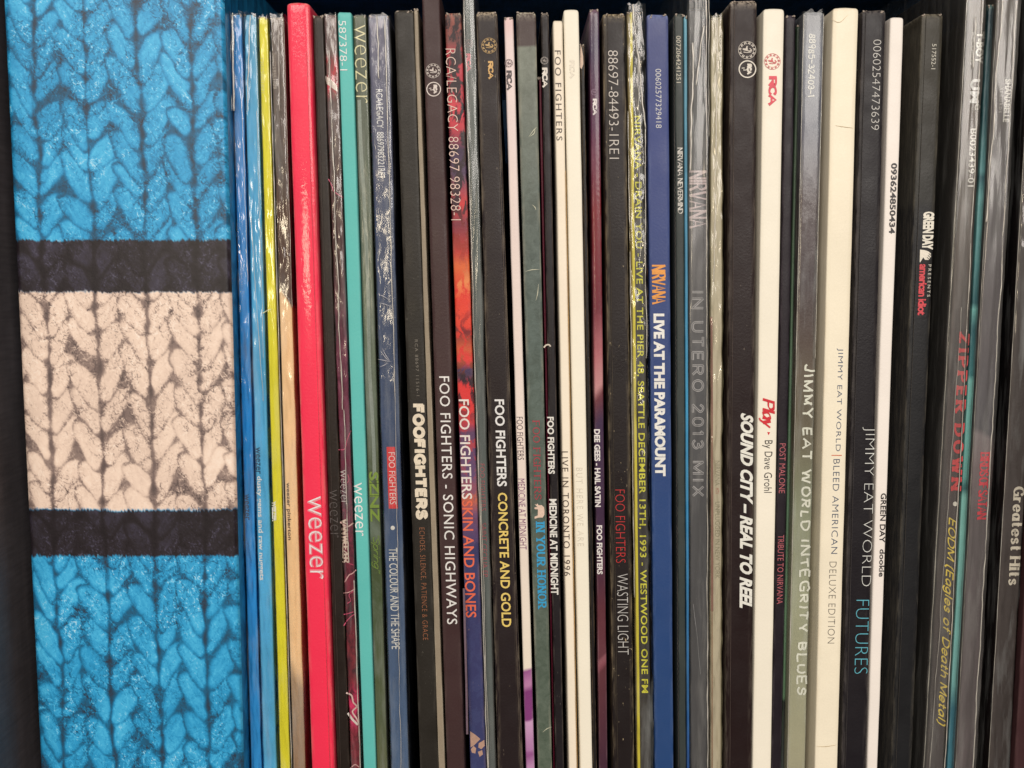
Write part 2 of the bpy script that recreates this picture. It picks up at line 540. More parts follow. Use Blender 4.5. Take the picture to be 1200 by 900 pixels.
# ---- drawn letters (strokes with a nib) for the serif, script and hand-lettered titles
G = {
 'A': '.7|L0,0 .35,1 .7,0|L.13,.35 .57,.35', 'B': '.6|L0,0 0,1|C0,1 .4,.98 .52,.78 .38,.55 0,.53|C0,.53 .44,.5 .6,.27 .44,.03 0,0',
 'C': '.65|C.62,.8 .5,.97 .32,1 .1,.85 0,.5 .1,.15 .32,0 .5,.03 .62,.2', 'D': '.65|L0,0 0,1|C0,1 .35,.98 .6,.75 .65,.5 .6,.25 .35,.02 0,0',
 'E': '.5|L0,0 0,1|L0,1 .5,1|L0,.52 .42,.52|L0,0 .5,0', 'F': '.5|L0,0 0,1|L0,1 .5,1|L0,.52 .42,.52',
 'G': '.65|C.62,.8 .5,.97 .32,1 .1,.85 0,.5 .1,.15 .32,0 .5,.03 .63,.15|L.63,0 .63,.42 .4,.42', 'H': '.62|L0,0 0,1|L.62,0 .62,1|L0,.52 .62,.52',
 'I': '.08|L.04,0 .04,1', 'J': '.4|C.4,1 .4,.6 .4,.25 .3,.03 .12,0 0,.15', 'L': '.48|L0,1 0,0|L0,0 .48,0',
 'M': '.78|L0,0 0,1|L0,1 .39,.1|L.39,.1 .78,1|L.78,1 .78,0', 'N': '.64|L0,0 0,1|L0,1 .64,0|L.64,0 .64,1',
 'O': '.7|C.35,1 .1,.86 0,.5 .1,.14 .35,0 .6,.14 .7,.5 .6,.86 .35,1', 'P': '.55|L0,0 0,1|C0,1 .4,.98 .55,.75 .4,.5 0,.47',
 'R': '.6|L0,0 0,1|C0,1 .4,.98 .55,.75 .4,.52 0,.5|L.28,.5 .6,0', 'S': '.52|C.48,.82 .38,.98 .22,1 .05,.9 .04,.7 .2,.56 .4,.45 .52,.25 .42,.05 .24,0 .08,.05 0,.2',
 'T': '.6|L0,1 .6,1|L.3,1 .3,0', 'U': '.62|C0,1 0,.6 .02,.2 .15,.02 .31,0 .47,.02 .6,.2 .62,.6 .62,1', 'V': '.66|L0,1 .33,0|L.33,0 .66,1',
 'W': '.95|L0,1 .24,0|L.24,0 .475,.9|L.475,.9 .71,0|L.71,0 .95,1', 'Y': '.64|L0,1 .32,.48|L.64,1 .32,.48|L.32,.48 .32,0', 'Z': '.6|L0,1 .6,1|L.6,1 0,0|L0,0 .6,0',
 'X': '.6|L0,1 .6,0|L.6,1 0,0', ',': '.1|L.05,.1 0,-.15', '6': '.48|C.42,.92 .2,1 .03,.6 .02,.25 .2,0 .45,.12 .46,.42 .25,.56 .04,.4', '7': '.5|L0,1 .5,1|L.5,1 .18,0',
 'a': '.45|C.42,.5 .3,.66 .1,.6 0,.33 .1,.03 .28,.05 .42,.3|L.44,.66 .44,0', 'd': '.45|C.42,.5 .28,.66 .1,.6 0,.33 .1,.03 .28,.03 .42,.25|L.44,1.05 .44,0',
 'e': '.45|C0,.34 .44,.36 .4,.58 .24,.67 .06,.56 0,.32 .1,.05 .26,0 .44,.12', 'f': '.35|C.36,.98 .24,1.05 .14,.9 .13,.5 .13,0|L0,.62 .3,.62',
 'g': '.45|C.42,.5 .28,.66 .1,.6 0,.35 .1,.08 .28,.06 .42,.3|C.44,.66 .45,.1 .42,-.25 .22,-.36 .03,-.24', 'h': '.44|L0,0 0,1.05|C0,.42 .16,.64 .34,.62 .43,.45 .44,0',
 'i': '.08|L.04,0 .04,.66|L.04,.86 .04,.95', 'l': '.08|L.04,0 .04,1.05', 'm': '.72|L0,0 0,.66|C0,.42 .12,.64 .28,.62 .36,.45 .36,0|C.36,.42 .5,.64 .64,.62 .72,.45 .72,0',
 'n': '.44|L0,0 0,.66|C0,.42 .16,.64 .34,.62 .43,.45 .44,0', 'o': '.46|C.23,.67 .05,.56 0,.33 .05,.1 .23,0 .41,.1 .46,.33 .41,.56 .23,.67',
 'p': '.46|L0,-.36 0,.66|C0,.42 .14,.64 .3,.66 .44,.5 .46,.3 .36,.05 .2,0 0,.15', 'r': '.3|L0,0 0,.66|C0,.4 .12,.62 .3,.62', 's': '.38|C.36,.54 .2,.68 .04,.56 .1,.4 .3,.28 .36,.12 .18,-.01 0,.1',
 't': '.32|C.13,.95 .12,.3 .16,.04 .32,.05|L0,.64 .3,.64', 'y': '.44|L0,.66 .22,.05|C.44,.66 .24,.1 .12,-.28 0,-.34',
 '(': '.2|C.2,1.1 .03,.8 0,.4 .03,0 .2,-.25', ')': '.2|C0,1.1 .17,.8 .2,.4 .17,0 0,-.25', '-': '.4|L0,.5 .4,.5', '"': '.2|L0,1 0,.75|L.18,1 .18,.75',
 '0': '.5|C.25,1 .05,.85 0,.5 .05,.15 .25,0 .45,.15 .5,.5 .45,.85 .25,1', '1': '.2|L0,.8 .14,1|L.14,1 .14,0', '2': '.5|C.02,.75 .12,.97 .3,1 .46,.82 .42,.6 0,0|L0,0 .5,0',
 '3': '.5|C.03,.85 .25,1 .45,.82 .38,.6 .2,.53|C.2,.53 .48,.45 .5,.2 .3,0 .1,.02 0,.17', '4': '.5|L.36,0 .36,1|L.36,1 0,.3|L0,.3 .5,.3', '5': '.48|L.45,1 .08,1|L.08,1 .05,.55|C.05,.55 .3,.66 .48,.45 .42,.1 .2,-.01 0,.12',
 '8': '.5|C.25,1 .06,.9 .08,.66 .25,.53 .47,.36 .46,.1 .25,0 .04,.1 .03,.36 .25,.53 .42,.66 .44,.9 .25,1', '9': '.48|C.46,.7 .3,.46 .08,.52 .02,.78 .2,1 .42,.92 .47,.6 .4,.2 .3,0',
}


def catmull(P, n=5):
    out = []
    P = [np.array(q) for q in P]
    Q = [2 * P[0] - P[1]] + P + [2 * P[-1] - P[-2]]
    if np.allclose(P[0], P[-1]):
        Q[0] = P[-2]; Q[-1] = P[1]
    for i in range(1, len(Q) - 2):
        for j in range(n):
            t = j / n
            a, b, c_, d = Q[i - 1], Q[i], Q[i + 1], Q[i + 2]
            out.append(0.5 * ((2 * b) + (-a + c_) * t + (2 * a - 5 * b + 4 * c_ - d) * t * t + (-a + 3 * b - 3 * c_ + d) * t ** 3))
    out.append(P[-1])
    return out


def ribbon(pts, wfun, V, F, lift):
    """a stroke as a strip with closed square-ish ends; in (along x, up y) px space"""
    P = [np.array(q, float) for q in pts]
    L, Rr = [], []
    for i, q in enumerate(P):
        if i == 0: d = P[1] - P[0]
        elif i == len(P) - 1: d = P[-1] - P[-2]
        else: d = P[i + 1] - P[i - 1]
        ln = np.hypot(*d) or 1e-6
        d = d / ln
        nn = np.array((-d[1], d[0]))
        wd = wfun(d, i / (len(P) - 1)) / 2
        e = np.zeros(2)
        if i == 0: e = -d * wd * 0.4
        if i == len(P) - 1: e = d * wd * 0.4
        L.append(q + e + nn * wd); Rr.append(q + e - nn * wd)
    b = len(V)
    for a in L: V.append((a[0], a[1], lift))
    for a in Rr: V.append((a[0], a[1], lift))
    m = len(L)
    for i in range(m - 1):
        F.append((b + i, b + i + 1, b + m + i + 1, b + m + i))


def drawn(R, s, y0, y1, xb, xt, c, wt=1.6, nib=0.0, thin=0.3, serif=0.0, jitter=0.0, slant=0.0, track=0.2, name='lettering', lift=0.00012, rub=0.12, caps=None, rough=0.45, spacew=0.45):
    """letters drawn stroke by stroke"""
    strokes = []
    x = 0.0
    rr = random.Random(hash(len(s)) + int(y0))
    for ch in s:
        if ch == ' ':
            x += spacew; continue
        g = G.get(ch) or G.get(ch.upper())
        if g is None: print('NOGLYPH', ch); continue
        parts = g.split('|')
        dyj = rr.uniform(-1, 1) * jitter * 0.6
        scj = 1 + rr.uniform(-1, 1) * jitter
        for q in parts[1:]:
            pp = [tuple(float(t) for t in e.split(',')) for e in q[1:].split()]
            pp = [(a * scj + rr.uniform(-1, 1) * jitter * 0.5, b * scj + dyj + rr.uniform(-1, 1) * jitter * 0.5) for a, b in pp] if jitter else pp
            pp = [(x + a + slant * b, b) for a, b in pp]
            if q[0] == 'C': strokes.append((True, catmull(pp)))
            else:
                a, b = np.array(pp[0]), np.array(pp[-1])
                if len(pp) == 2 and jitter: pp = [a, (a + b) / 2 + rr.uniform(-1, 1) * jitter * 0.4, b]; strokes.append((True, catmull(pp)))
                else: strokes.append((False, [np.array(t) for t in pp]))
        x += float(parts[0]) * scj + track
    allp = np.array([q for _, st in strokes for q in st])
    a0, a1 = allp[:, 0].min(), allp[:, 0].max()
    if caps is None: b0, b1 = allp[:, 1].min(), allp[:, 1].max()
    else: b0, b1 = caps
    H = abs(xt - xb) - wt * (thin if nib else 1) ; Lh = (y1 - y0) - wt
    V, F = [], []
    nd = np.array((math.cos(math.radians(nib)), math.sin(math.radians(nib))))

    def wf(d, t):
        if not nib: return wt
        return wt * (thin + (1 - thin) * abs(d[0] * nd[1] - d[1] * nd[0]) ** 1.6)
    li = 0.0
    for curved, st in strokes:
        P = [((q[0] - a0) / (a1 - a0) * Lh + wt / 2, (q[1] - b0) / (b1 - b0) * H + (wt * (thin if nib else 1)) / 2) for q in st]
        li += 0.0000012
        ribbon(P, wf, V, F, li)
        if serif:
            for q0, q in ((P[0], st[0]), (P[-1], st[-1])):
                if q[1] < 0.02 or q[1] > 0.98:
                    if not curved or abs(q[0] - st[0][0]) < 0.01:
                        if abs(P[0][0] - P[-1][0]) < abs(P[0][1] - P[-1][1]) * 1.2 + 0.01:
                            li += 0.0000012
                            ribbon([(q0[0] - serif, q0[1]), (q0[0] + serif, q0[1])], lambda d, t: max(0.5, wt * thin), V, F, li)
    ym = (y0 + y1) / 2
    sg = 1 if xt > xb else -1
    pts = [(shear_x(R, xb + sg * v[1], ym, y0 + v[0]), y0 + v[0], v[2]) for v in V]
    F = [tuple(reversed(f)) for f in F]
    return printed(R, name, pts, F, ink(c, rough, 1.0, rub), lift)


def poly(R, name, pts, c, lift=0.0001, rub=0.1, rough=0.45, mat=None):
    """one flat printed shape; pts are (x, y) px on the photograph"""
    return printed(R, name, pts, [tuple(range(len(pts)))], mat or ink(c, rough, 1.0, rub), lift)


def line(R, name, pts, wdt, c, lift=0.00013, rub=0.15, smooth=True, mat=None, taper=False):
    V, F = [], []
    P = catmull([tuple(map(float, q)) for q in pts], 4) if smooth and len(pts) > 2 else pts
    ribbon([(q[0], q[1]) for q in P], lambda d, t: wdt * ((1 - abs(2 * t - 1) * 0.75) if taper else 1), V, F, 0.0)
    return printed(R, name, [(a, b, e) for a, b, e in V], F, mat or ink(c, 0.45, 1.0, rub), lift)


def disc(R, name, cx, cy, r, c, n=20, lift=0.00013, inner=None):
    V, F = [], []
    if inner:
        for i in range(n):
            a = i * 2 * math.pi / n
            V.append((cx + r * math.cos(a), cy + r * math.sin(a))); V.append((cx + inner * math.cos(a), cy + inner * math.sin(a)))
        for i in range(n):
            j = (i + 1) % n
            F.append((2 * i, 2 * j, 2 * j + 1, 2 * i + 1))
    else:
        V = [(cx + r * math.cos(i * 2 * math.pi / n), cy + r * math.sin(i * 2 * math.pi / n)) for i in range(n)]
        F = [tuple(range(n))]
    return printed(R, name, V, F, ink(c), lift)


def stroke_set(R, name, strokes, c, lift=0.00014):
    """several thin strokes as one printed mark; strokes = [(pts, width)]"""
    V, F = [], []
    li = 0.0
    for pts, wd in strokes:
        li += 0.000001
        ribbon(pts, lambda d, t: wd, V, F, li)
    return printed(R, name, V, F, ink(c), lift)


def dog_emblem(R, cx, cy, r, c):
    """round emblem: ring of short marks like letters, a small dog and a horn in the middle, turned with the spine"""
    S = []
    for rad, wd in ((r, r * 0.05), ):
        n = 28
        S += [([(cx + rad * math.cos(i * 2 * math.pi / n), cy + rad * math.sin(i * 2 * math.pi / n)) for i in range(n + 1)], max(0.35, wd))]
    for i in range(22):
        a = i * 2 * math.pi / 22
        r0, r1 = r * 0.70, r * 0.90
        S.append(([(cx + r0 * math.cos(a), cy + r0 * math.sin(a)), (cx + r1 * math.cos(a + (0.12 if i % 2 else -0.05)), cy + r1 * math.sin(a + (0.12 if i % 2 else -0.05)))], r * 0.10))
    def q(*pp): return [(cx + a * r, cy + b * r) for a, b in pp]
    S.append((q((-0.40, -0.05), (-0.1, 0.02), (0.25, 0.12), (0.48, 0.02)), r * 0.12))
    S.append((q((-0.48, -0.12), (-0.2, -0.1), (0.05, -0.12)), r * 0.16))
    S.append((q((-0.12, -0.10), (0.0, -0.42)), r * 0.16))
    S.append((q((-0.4, 0.22), (0.0, 0.28), (0.42, 0.22), (0.52, 0.0), (0.3, -0.18)), r * 0.09))
    stroke_set(R, 'dog_emblem', S, c)


def rca_circle(R, cx, cy, r, c):
    disc(R, 'round_logo', cx, cy, r, c, n=28, inner=r * 0.87)
    drawn(R, 'RCA', cy - r * 0.62, cy + r * 0.62, cx - r * 0.08, cx + r * 0.50, c, wt=r * 0.20, name='logo_letters', track=0.12)
    stroke_set(R, 'logo_bolt', [([(cx - 0.08 * r, cy + 0.08 * r), (cx - 0.42 * r, cy + 0.12 * r), (cx - 0.36 * r, cy - 0.16 * r), (cx - 0.62 * r, cy - 0.1 * r)], r * 0.1)], c)


def rca_block(R, y0, y1, xb, xt, c):
    """heavy block letters of the label logo"""
    h = (xt - xb); L = (y1 - y0)
    drawn(R, 'RCA', y0, y1, xb, xt, c, wt=L * 0.115, name='logo_letters', nib=8, thin=0.55, track=0.06)


def film(R, ytop, padl=0.6, padr=0.6, lift=0.0005, amp=0.0004, mat=None, back=DEPTH, name='plastic_sleeve', ybot=None, coarse=1.0, botpad=None, flare=0.0, seed=0, calm=1.0):
    """plastic bag or wrap round a sleeve: front skin with creases, side skins running back along the board"""
    ybot = ybot or R.yb
    nrow = 190
    us = [0, 0.0, 0.0, 0.03, 0.10, 0.2, 0.3, 0.4, 0.5, 0.6, 0.7, 0.8, 0.9, 0.97, 1.0, 1, 1]
    dep = [back, 0.02, 0.0012, 0.0003, 0, 0, 0, 0, 0, 0, 0, 0, 0, 0.0003, 0.0012, 0.02, back]
    V = []
    sd = R.seed + 50 + seed
    for k in range(nrow + 1):
        y = ytop + (ybot - ytop) * k / nrow
        xl, xr = R.ex(y)
        xl -= padl; xr += padr
        z = unp(0, y, -R.p)[2]
        fl = flare * max(0.0, 1 - (y - ytop) / 160.0)
        a = unp(xl, y, -R.p - lift)[0]; b = unp(xr, y, -R.p - lift)[0]
        for i, u in enumerate(us):
            x = a + (b - a) * u
            d = dep[i]
            nz = n1((sd + u * 2.2 * coarse, z * 90 * calm, 0.3)) + 0.5 * calm * n1((sd + u * 6, z * 260 * calm, 5.3)) + 0.25 * calm ** 2 * n1((sd + u * 12, z * 700, 8.3))
            wx = 0.0
            if i < 4: wx = -abs(n1((sd, z * 55, 2.0)) + 0.4 * n1((sd, z * 240, 2.0))) * amp * 0.7 - fl
            if i > 12: wx = abs(n1((sd, z * 55, 6.0)) + 0.4 * n1((sd, z * 240, 6.0))) * amp * 0.7 + fl
            if d > 0.01: wx *= 0.5
            V.append((x + wx, -R.p - lift + d - abs(nz) * amp - (fl * 0.6 if 3 < i < 13 else 0), z + n1((sd, u * 5, 1)) * 0.0012 * (k == 0)))
    F = []
    m = len(us)
    for k in range(nrow):
        for i in range(m - 1):
            a = k * m + i
            F.append((a, a + m, a + m + 1, a + 1))
    return mesh_obj(name, V, F, mat or FILM_SOFT, R.o, smooth=True)


def seam(R, y0, y1, fx, wpx=1.0, lift=0.0012, wander=0.6, seed=0, mat=None, name='seam_or_highlight', zig=0.0, thick=0.00025, bots=None):
    """welded edge of a plastic bag, or a highlight painted as one: a thin wavering ridge; fx = place across the spine (0 left, 1 right)"""
    V, F = [], []
    n = int(abs(y1 - y0) / 3) + 2
    sd = R.seed + 90 + seed
    for k in range(n + 1):
        y = y0 + (y1 - y0) * k / n
        xl, xr = R.ex(y)
        f = fx + ((bots - fx) * (y - y0) / (y1 - y0) if bots is not None else 0)
        x = xl + (xr - xl) * f + wander * (n1((sd, y / 60, 1)) + 0.5 * n1((sd, y / 15, 2))) + (zig if k % 2 else -zig)
        ww = wpx * (0.65 + 0.7 * abs(n1((sd, y / 25, 4))))
        yl = -R.p - lift
        a = unp(x - ww / 2, y, yl); c_ = unp(x + ww / 2, y, yl); b = unp(x, y, yl - thick)
        d = unp(x, y, yl + thick)
        V += [a, b, c_, d]
    for k in range(n):
        q = 4 * k
        for i in range(4):
            j = (i + 1) % 4
            F.append((q + i, q + 4 + i, q + 4 + j, q + j))
    F.append((0, 1, 2, 3)); F.append((4 * n + 3, 4 * n + 2, 4 * n + 1, 4 * n))
    return mesh_obj(name, V, F, mat or SEAM, R.o, smooth=True)



# ------------------------------------------------------------------ box with a printed knit pattern
BP = 0.006                                   # the box stands a little proud of the records


def knit_colours(W, H, y_first):
    """print of a big-stitch knit: blue, black, cream, black, blue bands; returns linear RGB (H, W, 3)"""
    g = np.random.default_rng(11)

    def vnoise(sx, sy, ang=0.0, seed=0, sh=(H, W)):
        gg = np.random.default_rng(seed)
        yy, xx = np.mgrid[0:sh[0], 0:sh[1]].astype(float)
        ca, sa = math.cos(ang), math.sin(ang)
        u = (xx * ca + yy * sa) / sx; v = (-xx * sa + yy * ca) / sy
        u0 = np.floor(u).astype(int); v0 = np.floor(v).astype(int)
        fu = u - u0; fv = v - v0
        fu = fu * fu * (3 - 2 * fu); fv = fv * fv * (3 - 2 * fv)
        T = gg.random((256, 256))
        def t(a, b): return T[(b & 255), (a & 255)]
        return (t(u0, v0) * (1 - fu) + t(u0 + 1, v0) * fu) * (1 - fv) + (t(u0, v0 + 1) * (1 - fu) + t(u0 + 1, v0 + 1) * fu) * fv
    yy, xx = np.mgrid[0:H, 0:W].astype(float)
    xw = xx + (vnoise(34, 60, 0, 1) - 0.5) * 7 + (vnoise(9, 12, 0, 31) - 0.5) * 2.5
    yw = yy + (vnoise(34, 30, 0, 2) - 0.5) * 9 + (vnoise(12, 9, 0, 32) - 0.5) * 2.5
    A = np.zeros((H, W)); depth = np.full((H, W), -1.0); T_along = np.zeros((H, W)); idn = np.zeros((H, W))
    pitch, row = 62.0, 38.0
    k = 0
    for c in range(-1, 6):
        xv = 34 + pitch * c                 # valley to the left of this column
        xc = xv + pitch / 2
        ph = g.uniform(-8, 8)
        for rI in range(int(H / row) + 3, -3, -1):
            yv = rI * row + ph + g.uniform(-5, 5) - y_first * 0
            for side in (-1, 1):
                k += 1
                x0, y0 = xc + side * g.uniform(-2, 4), yv - 19 + g.uniform(-8, 8)
                x1, y1 = xc + side * (pitch / 2 - 3.5 + g.uniform(-3, 2)), yv + 32 + g.uniform(-8, 8)
                cx, cy = (x0 + x1) / 2, (y0 + y1) / 2
                dx, dy = x1 - x0, y1 - y0
                L = math.hypot(dx, dy); dx /= L; dy /= L
                hw = g.uniform(11.5, 15.5); hl = L / 2 * g.uniform(1.05, 1.3)
                xa, xb_ = int(max(0, cx - 45)), int(min(W, cx + 45)); ya, yb_ = int(max(0, cy - 50)), int(min(H, cy + 50))
                if xa >= xb_ or ya >= yb_: continue
                X = xw[ya:yb_, xa:xb_] - cx; Y = yw[ya:yb_, xa:xb_] - cy
                s_ = (X * dx + Y * dy) / hl
                sc2 = np.clip(1 - s_ ** 2, 0.0001, 1)
                t_ = ((-X * dy + Y * dx) / hw + 0.28 * side * (0.6 - s_ ** 2)) / (sc2 ** 0.62 * (1 - 0.22 * s_))
                ok = (np.abs(s_) < 1) & (np.abs(t_) < 1)
                val = np.where(ok, np.sqrt(np.clip(1 - t_ ** 2, 0, 1)) * np.clip((1 - s_ ** 6), 0, 1) * np.clip(sc2 * 2.2, 0, 1) ** 0.5, -1)
                z = val + g.uniform(-0.12, 0.12)
                sub = depth[ya:yb_, xa:xb_]
                up = ok & (val > 0.12)
                sub[up] = z[up]
                lum = g.uniform(0.82, 1.1)
                A[ya:yb_, xa:xb_][up] = (val * lum)[up]
                T_along[ya:yb_, xa:xb_][up] = side
                idn[ya:yb_, xa:xb_][up] = k
    A = np.clip(A, 0, 1.1)
    # fibres that follow each strand
    fl = vnoise(1.5, 12, math.radians(-33), 3) * 0.55 + vnoise(1.0, 7, math.radians(-25), 4) * 0.45
    fr_ = vnoise(1.5, 12, math.radians(33), 5) * 0.55 + vnoise(1.0, 7, math.radians(25), 6) * 0.45
    fib = np.where(T_along > 0, fl, fr_)
    # loose hairs: thousands of short curly lines, dark and light
    fuzz = np.zeros((H, W))
    nh = int(W * H / 9)
    xs = g.uniform(0, W, nh); ys = g.uniform(0, H, nh); an = g.normal(math.pi / 2, 1.0, nh); cv = g.normal(0, 0.2, nh)
    am = g.uniform(0.2, 1.0, nh) * np.where(g.random(nh) < 0.46, 1.0, -1.0)
    for i in range(9):
        xi = xs.astype(int); yi = ys.astype(int)
        ok = (xi >= 0) & (xi < W) & (yi >= 0) & (yi < H)
        np.add.at(fuzz, (yi[ok], xi[ok]), am[ok])
        xs = xs + np.cos(an) * 0.9; ys = ys + np.sin(an) * 0.9; an = an + cv + g.normal(0, 0.2, nh)
    fuzz = np.clip(fuzz * 0.5, -1.2, 1.2)
    fzmask = vnoise(40, 46, 0.3, 9) * 0.6 + vnoise(16, 22, 0.1, 10) * 0.4
    fz = np.clip((fzmask - 0.28) * 3.2, 0.12, 1.0)
    # plump strands with dark outlines, crossed out by fuzz in places
    strand = np.clip((A - 0.15) * 1.35, 0, 1); strand = strand * strand * (3 - 2 * strand)
    gaps = 0.22 + 0.30 * vnoise(7, 12, 0, 41)
    cover = A > 0.02
    rim = np.where(cover, 0.24 + 0.26 * vnoise(10, 14, 0, 43), gaps * 0.9)
    lum = rim + (1 - rim) * strand * (0.62 + 0.44 * fib)
    low = 0.30 + 0.30 * strand * (0.7 + 0.5 * fib)
    for _ in range(2):                      # the print is soft
        q = np.pad(lum, 1, mode='edge')
        lum = (q[:-2, 1:-1] + q[2:, 1:-1] + q[1:-1, :-2] + q[1:-1, 2:] + 2 * q[1:-1, 1:-1]) / 6
    lum = lum * (1 - 0.45 * fz) + low * 0.45 * fz
    lum = lum + fuzz * (0.13 + 0.34 * fz)
    patch = vnoise(50, 60, 0, 12)
    lum = lum * (0.86 + 0.26 * patch)
    # dark valleys with knots
    for c in range(-1, 6):
        xv = 34 + pitch * c
        d = np.abs(xw - xv)
        sn = np.sin((yw + c * 13) / row * 2 * math.pi) * 0.5 + 0.5
        lum = lum * (1 - (0.05 + 0.45 * vnoise(9, 17, 0, 61)) * np.clip(1 - d / 3.0, 0, 1))
        lum = lum * (1 - 0.68 * np.clip(1.15 - d / (1.0 + 5.5 * sn ** 3), 0, 1) * sn ** 1.5 * np.clip(vnoise(20, 26, 0, 60) * 2.2 - 0.35, 0, 1))
    lum = np.clip(lum, 0, 1.25)
    ed = (vnoise(12, 9, 0, 21) - 0.5) * 2.5 + (vnoise(1.3, 5, 0, 22) - 0.5) * 3.5
    Y = yy + y_first + ed
    def pal(stops):
        p = np.array([q[0] for q in stops]); c_ = np.array([[s2l(v) for v in q[1]] for q in stops])
        return np.stack([np.interp(lum, p, c_[:, i]) for i in range(3)], -1)
    blue = pal([(0, (50, 46, 56)), (0.2, (36, 76, 102)), (0.45, (26, 108, 150)), (0.75, (46, 156, 208)), (1.0, (80, 190, 234)), (1.25, (190, 232, 248))])
    cream = pal([(0, (84, 72, 70)), (0.2, (118, 100, 95)), (0.42, (158, 136, 126)), (0.62, (222, 196, 178)), (0.9, (244, 218, 198)), (1.25, (252, 236, 220))])
    dark = pal([(0, (26, 20, 24)), (0.5, (36, 29, 34)), (0.75, (42, 36, 42)), (1.0, (60, 55, 70)), (1.25, (90, 86, 104))])
    out = blue.copy()
    def band(a, b, src):
        m = np.clip((Y - a) / 2.0, 0, 1) * np.clip((b - Y) / 2.0, 0, 1)
        out[:] = out * (1 - m[..., None]) + src * m[..., None]
    band(280, 343, dark); band(341, 597, cream); band(596, 652, dark)
    return out / np.array(GAIN)


def knit_box():
    root = bpy.data.objects.new('knit_pattern_box', None)
    COL.objects.link(root)
    props(root, 'wide box printed with a blue, black and cream knitted pattern', 'box')
    yt = px_y_of_z(0.331, -BP); yb = px_y_of_z(0.0006, -BP)
    def ex(y): return 3.0 + 0.0485 * y - 0.2, 261.5 + 0.0256 * y
    y_first = int(yt) - 2
    W = 262; H = int(yb) + 4 - y_first
    C = knit_colours(W, H, y_first)
    nx, ny = 250, int(yb - yt)
    xl, xr = ex(np.linspace(yt, yb, ny + 1))
    V = np.zeros(((ny + 1), (nx + 1), 3))
    Cv = np.ones(((ny + 1), (nx + 1), 4))
    rr = 0.0016
    for k in range(ny + 1):
        y = yt + (yb - yt) * k / ny
        a = unp(xl[k], y, -BP); b = unp(xr[k], y, -BP)
        u = np.linspace(0, 1, nx + 1)
        x = a[0] + (b[0] - a[0]) * u
        V[k, :, 0] = x; V[k, :, 2] = a[2]
        dl = np.clip(rr - (x - a[0]), 0, rr); dr = np.clip(rr - (b[0] - x), 0, rr)
        V[k, :, 1] = -BP + (rr - np.sqrt(rr * rr - dl * dl)) + (rr - np.sqrt(rr * rr - dr * dr)) - 0.0004 * np.sin(u * math.pi)
        ci = min(H - 1, int(round(y - y_first)))
        Cv[k, :, :3] = C[ci, np.clip((u * (W - 1)).astype(int), 0, W - 1)]
    V[:, 0, 1] = -BP + rr; V[:, -1, 1] = -BP + rr
    idx = np.arange((ny + 1) * (nx + 1)).reshape(ny + 1, nx + 1)
    F = np.stack([idx[:-1, :-1], idx[1:, :-1], idx[1:, 1:], idx[:-1, 1:]], -1).reshape(-1, 4)
    me = bpy.data.meshes.new('front')
    me.from_pydata(V.reshape(-1, 3).tolist(), [], F.tolist())
    ca = me.color_attributes.new('print', 'FLOAT_COLOR', 'POINT')
    ca.data.foreach_set('color', Cv.reshape(-1).astype(np.float32))
    me.polygons.foreach_set('use_smooth', [True] * len(me.polygons))
    s = N('knit_print')
    at = s.n('ShaderNodeAttribute'); at.attribute_name = 'print'
    s.l(at.outputs['Color'], s.b.inputs['Base Color'])
    s.b.inputs['Roughness'].default_value = 0.42
    s.b.inputs['Specular IOR Level'].default_value = 0.35
    P = s.n('ShaderNodeTexCoord').outputs['Object']
    bn = s.n('ShaderNodeBump'); bn.inputs['Strength'].default_value = 0.15; bn.inputs['Distance'].default_value = 0.0003
    s.l(s.noise(P, 700, 4), bn.inputs['Height']); s.l(bn.outputs[0], s.b.inputs['Normal'])
    me.materials.append(s.m)
    o = bpy.data.objects.new('front', me); COL.objects.link(o); o.parent = root
    # sides, top, bottom and back of the box: blue print that wraps round
    t = N('blue_knit_wrap')
    P = t.n('ShaderNodeTexCoord').outputs['Object']
    nz = t.noise(t.scaled(P, (1, 1, 0.6)), 120, 5, 0.65, 1.2)
    hz = t.noise(t.scaled(P, (1, 1, 0.4)), 900, 4, 0.7)
    m = t.math('MULTIPLY', t.maprange(nz, 0.3, 0.62), t.maprange(hz, 0.2, 0.7, 0.6, 1.1), clamp=True)
    t.l(t.mix(m, col(20, 62, 96), col(38, 140, 190)), t.b.inputs['Base Color'])
    t.b.inputs['Roughness'].default_value = 0.35
    z0, z1 = unp(0, yb, -BP)[2], unp(0, yt, -BP)[2]
    xa0 = unp(xl[0], yt, -BP)[0]; xa1 = unp(xl[-1], yb, -BP)[0]; xb0 = unp(xr[0], yt, -BP)[0]; xb1 = unp(xr[-1], yb, -BP)[0]
    f0, f1 = -BP + rr, 0.315
    v = [(xa1, f0, z0), (xb1, f0, z0), (xb0, f0, z1), (xa0, f0, z1), (xa1, f1, z0), (xb1, f1, z0), (xb0, f1, z1), (xa0, f1, z1)]
    mesh_obj('sides', v, [(0, 4, 5, 1), (1, 5, 6, 2), (2, 6, 7, 3), (3, 7, 4, 0), (4, 7, 6, 5)], t.m, root)


knit_box()

# ------------------------------------------------------------------ the records, left to right
WHITE = (243, 236, 226); CREAM = (240, 224, 200); DARK = (52, 46, 46)


def plain(name, c, **kw):
    return sleeve_mat(name, [(0, col(*c))], **kw)


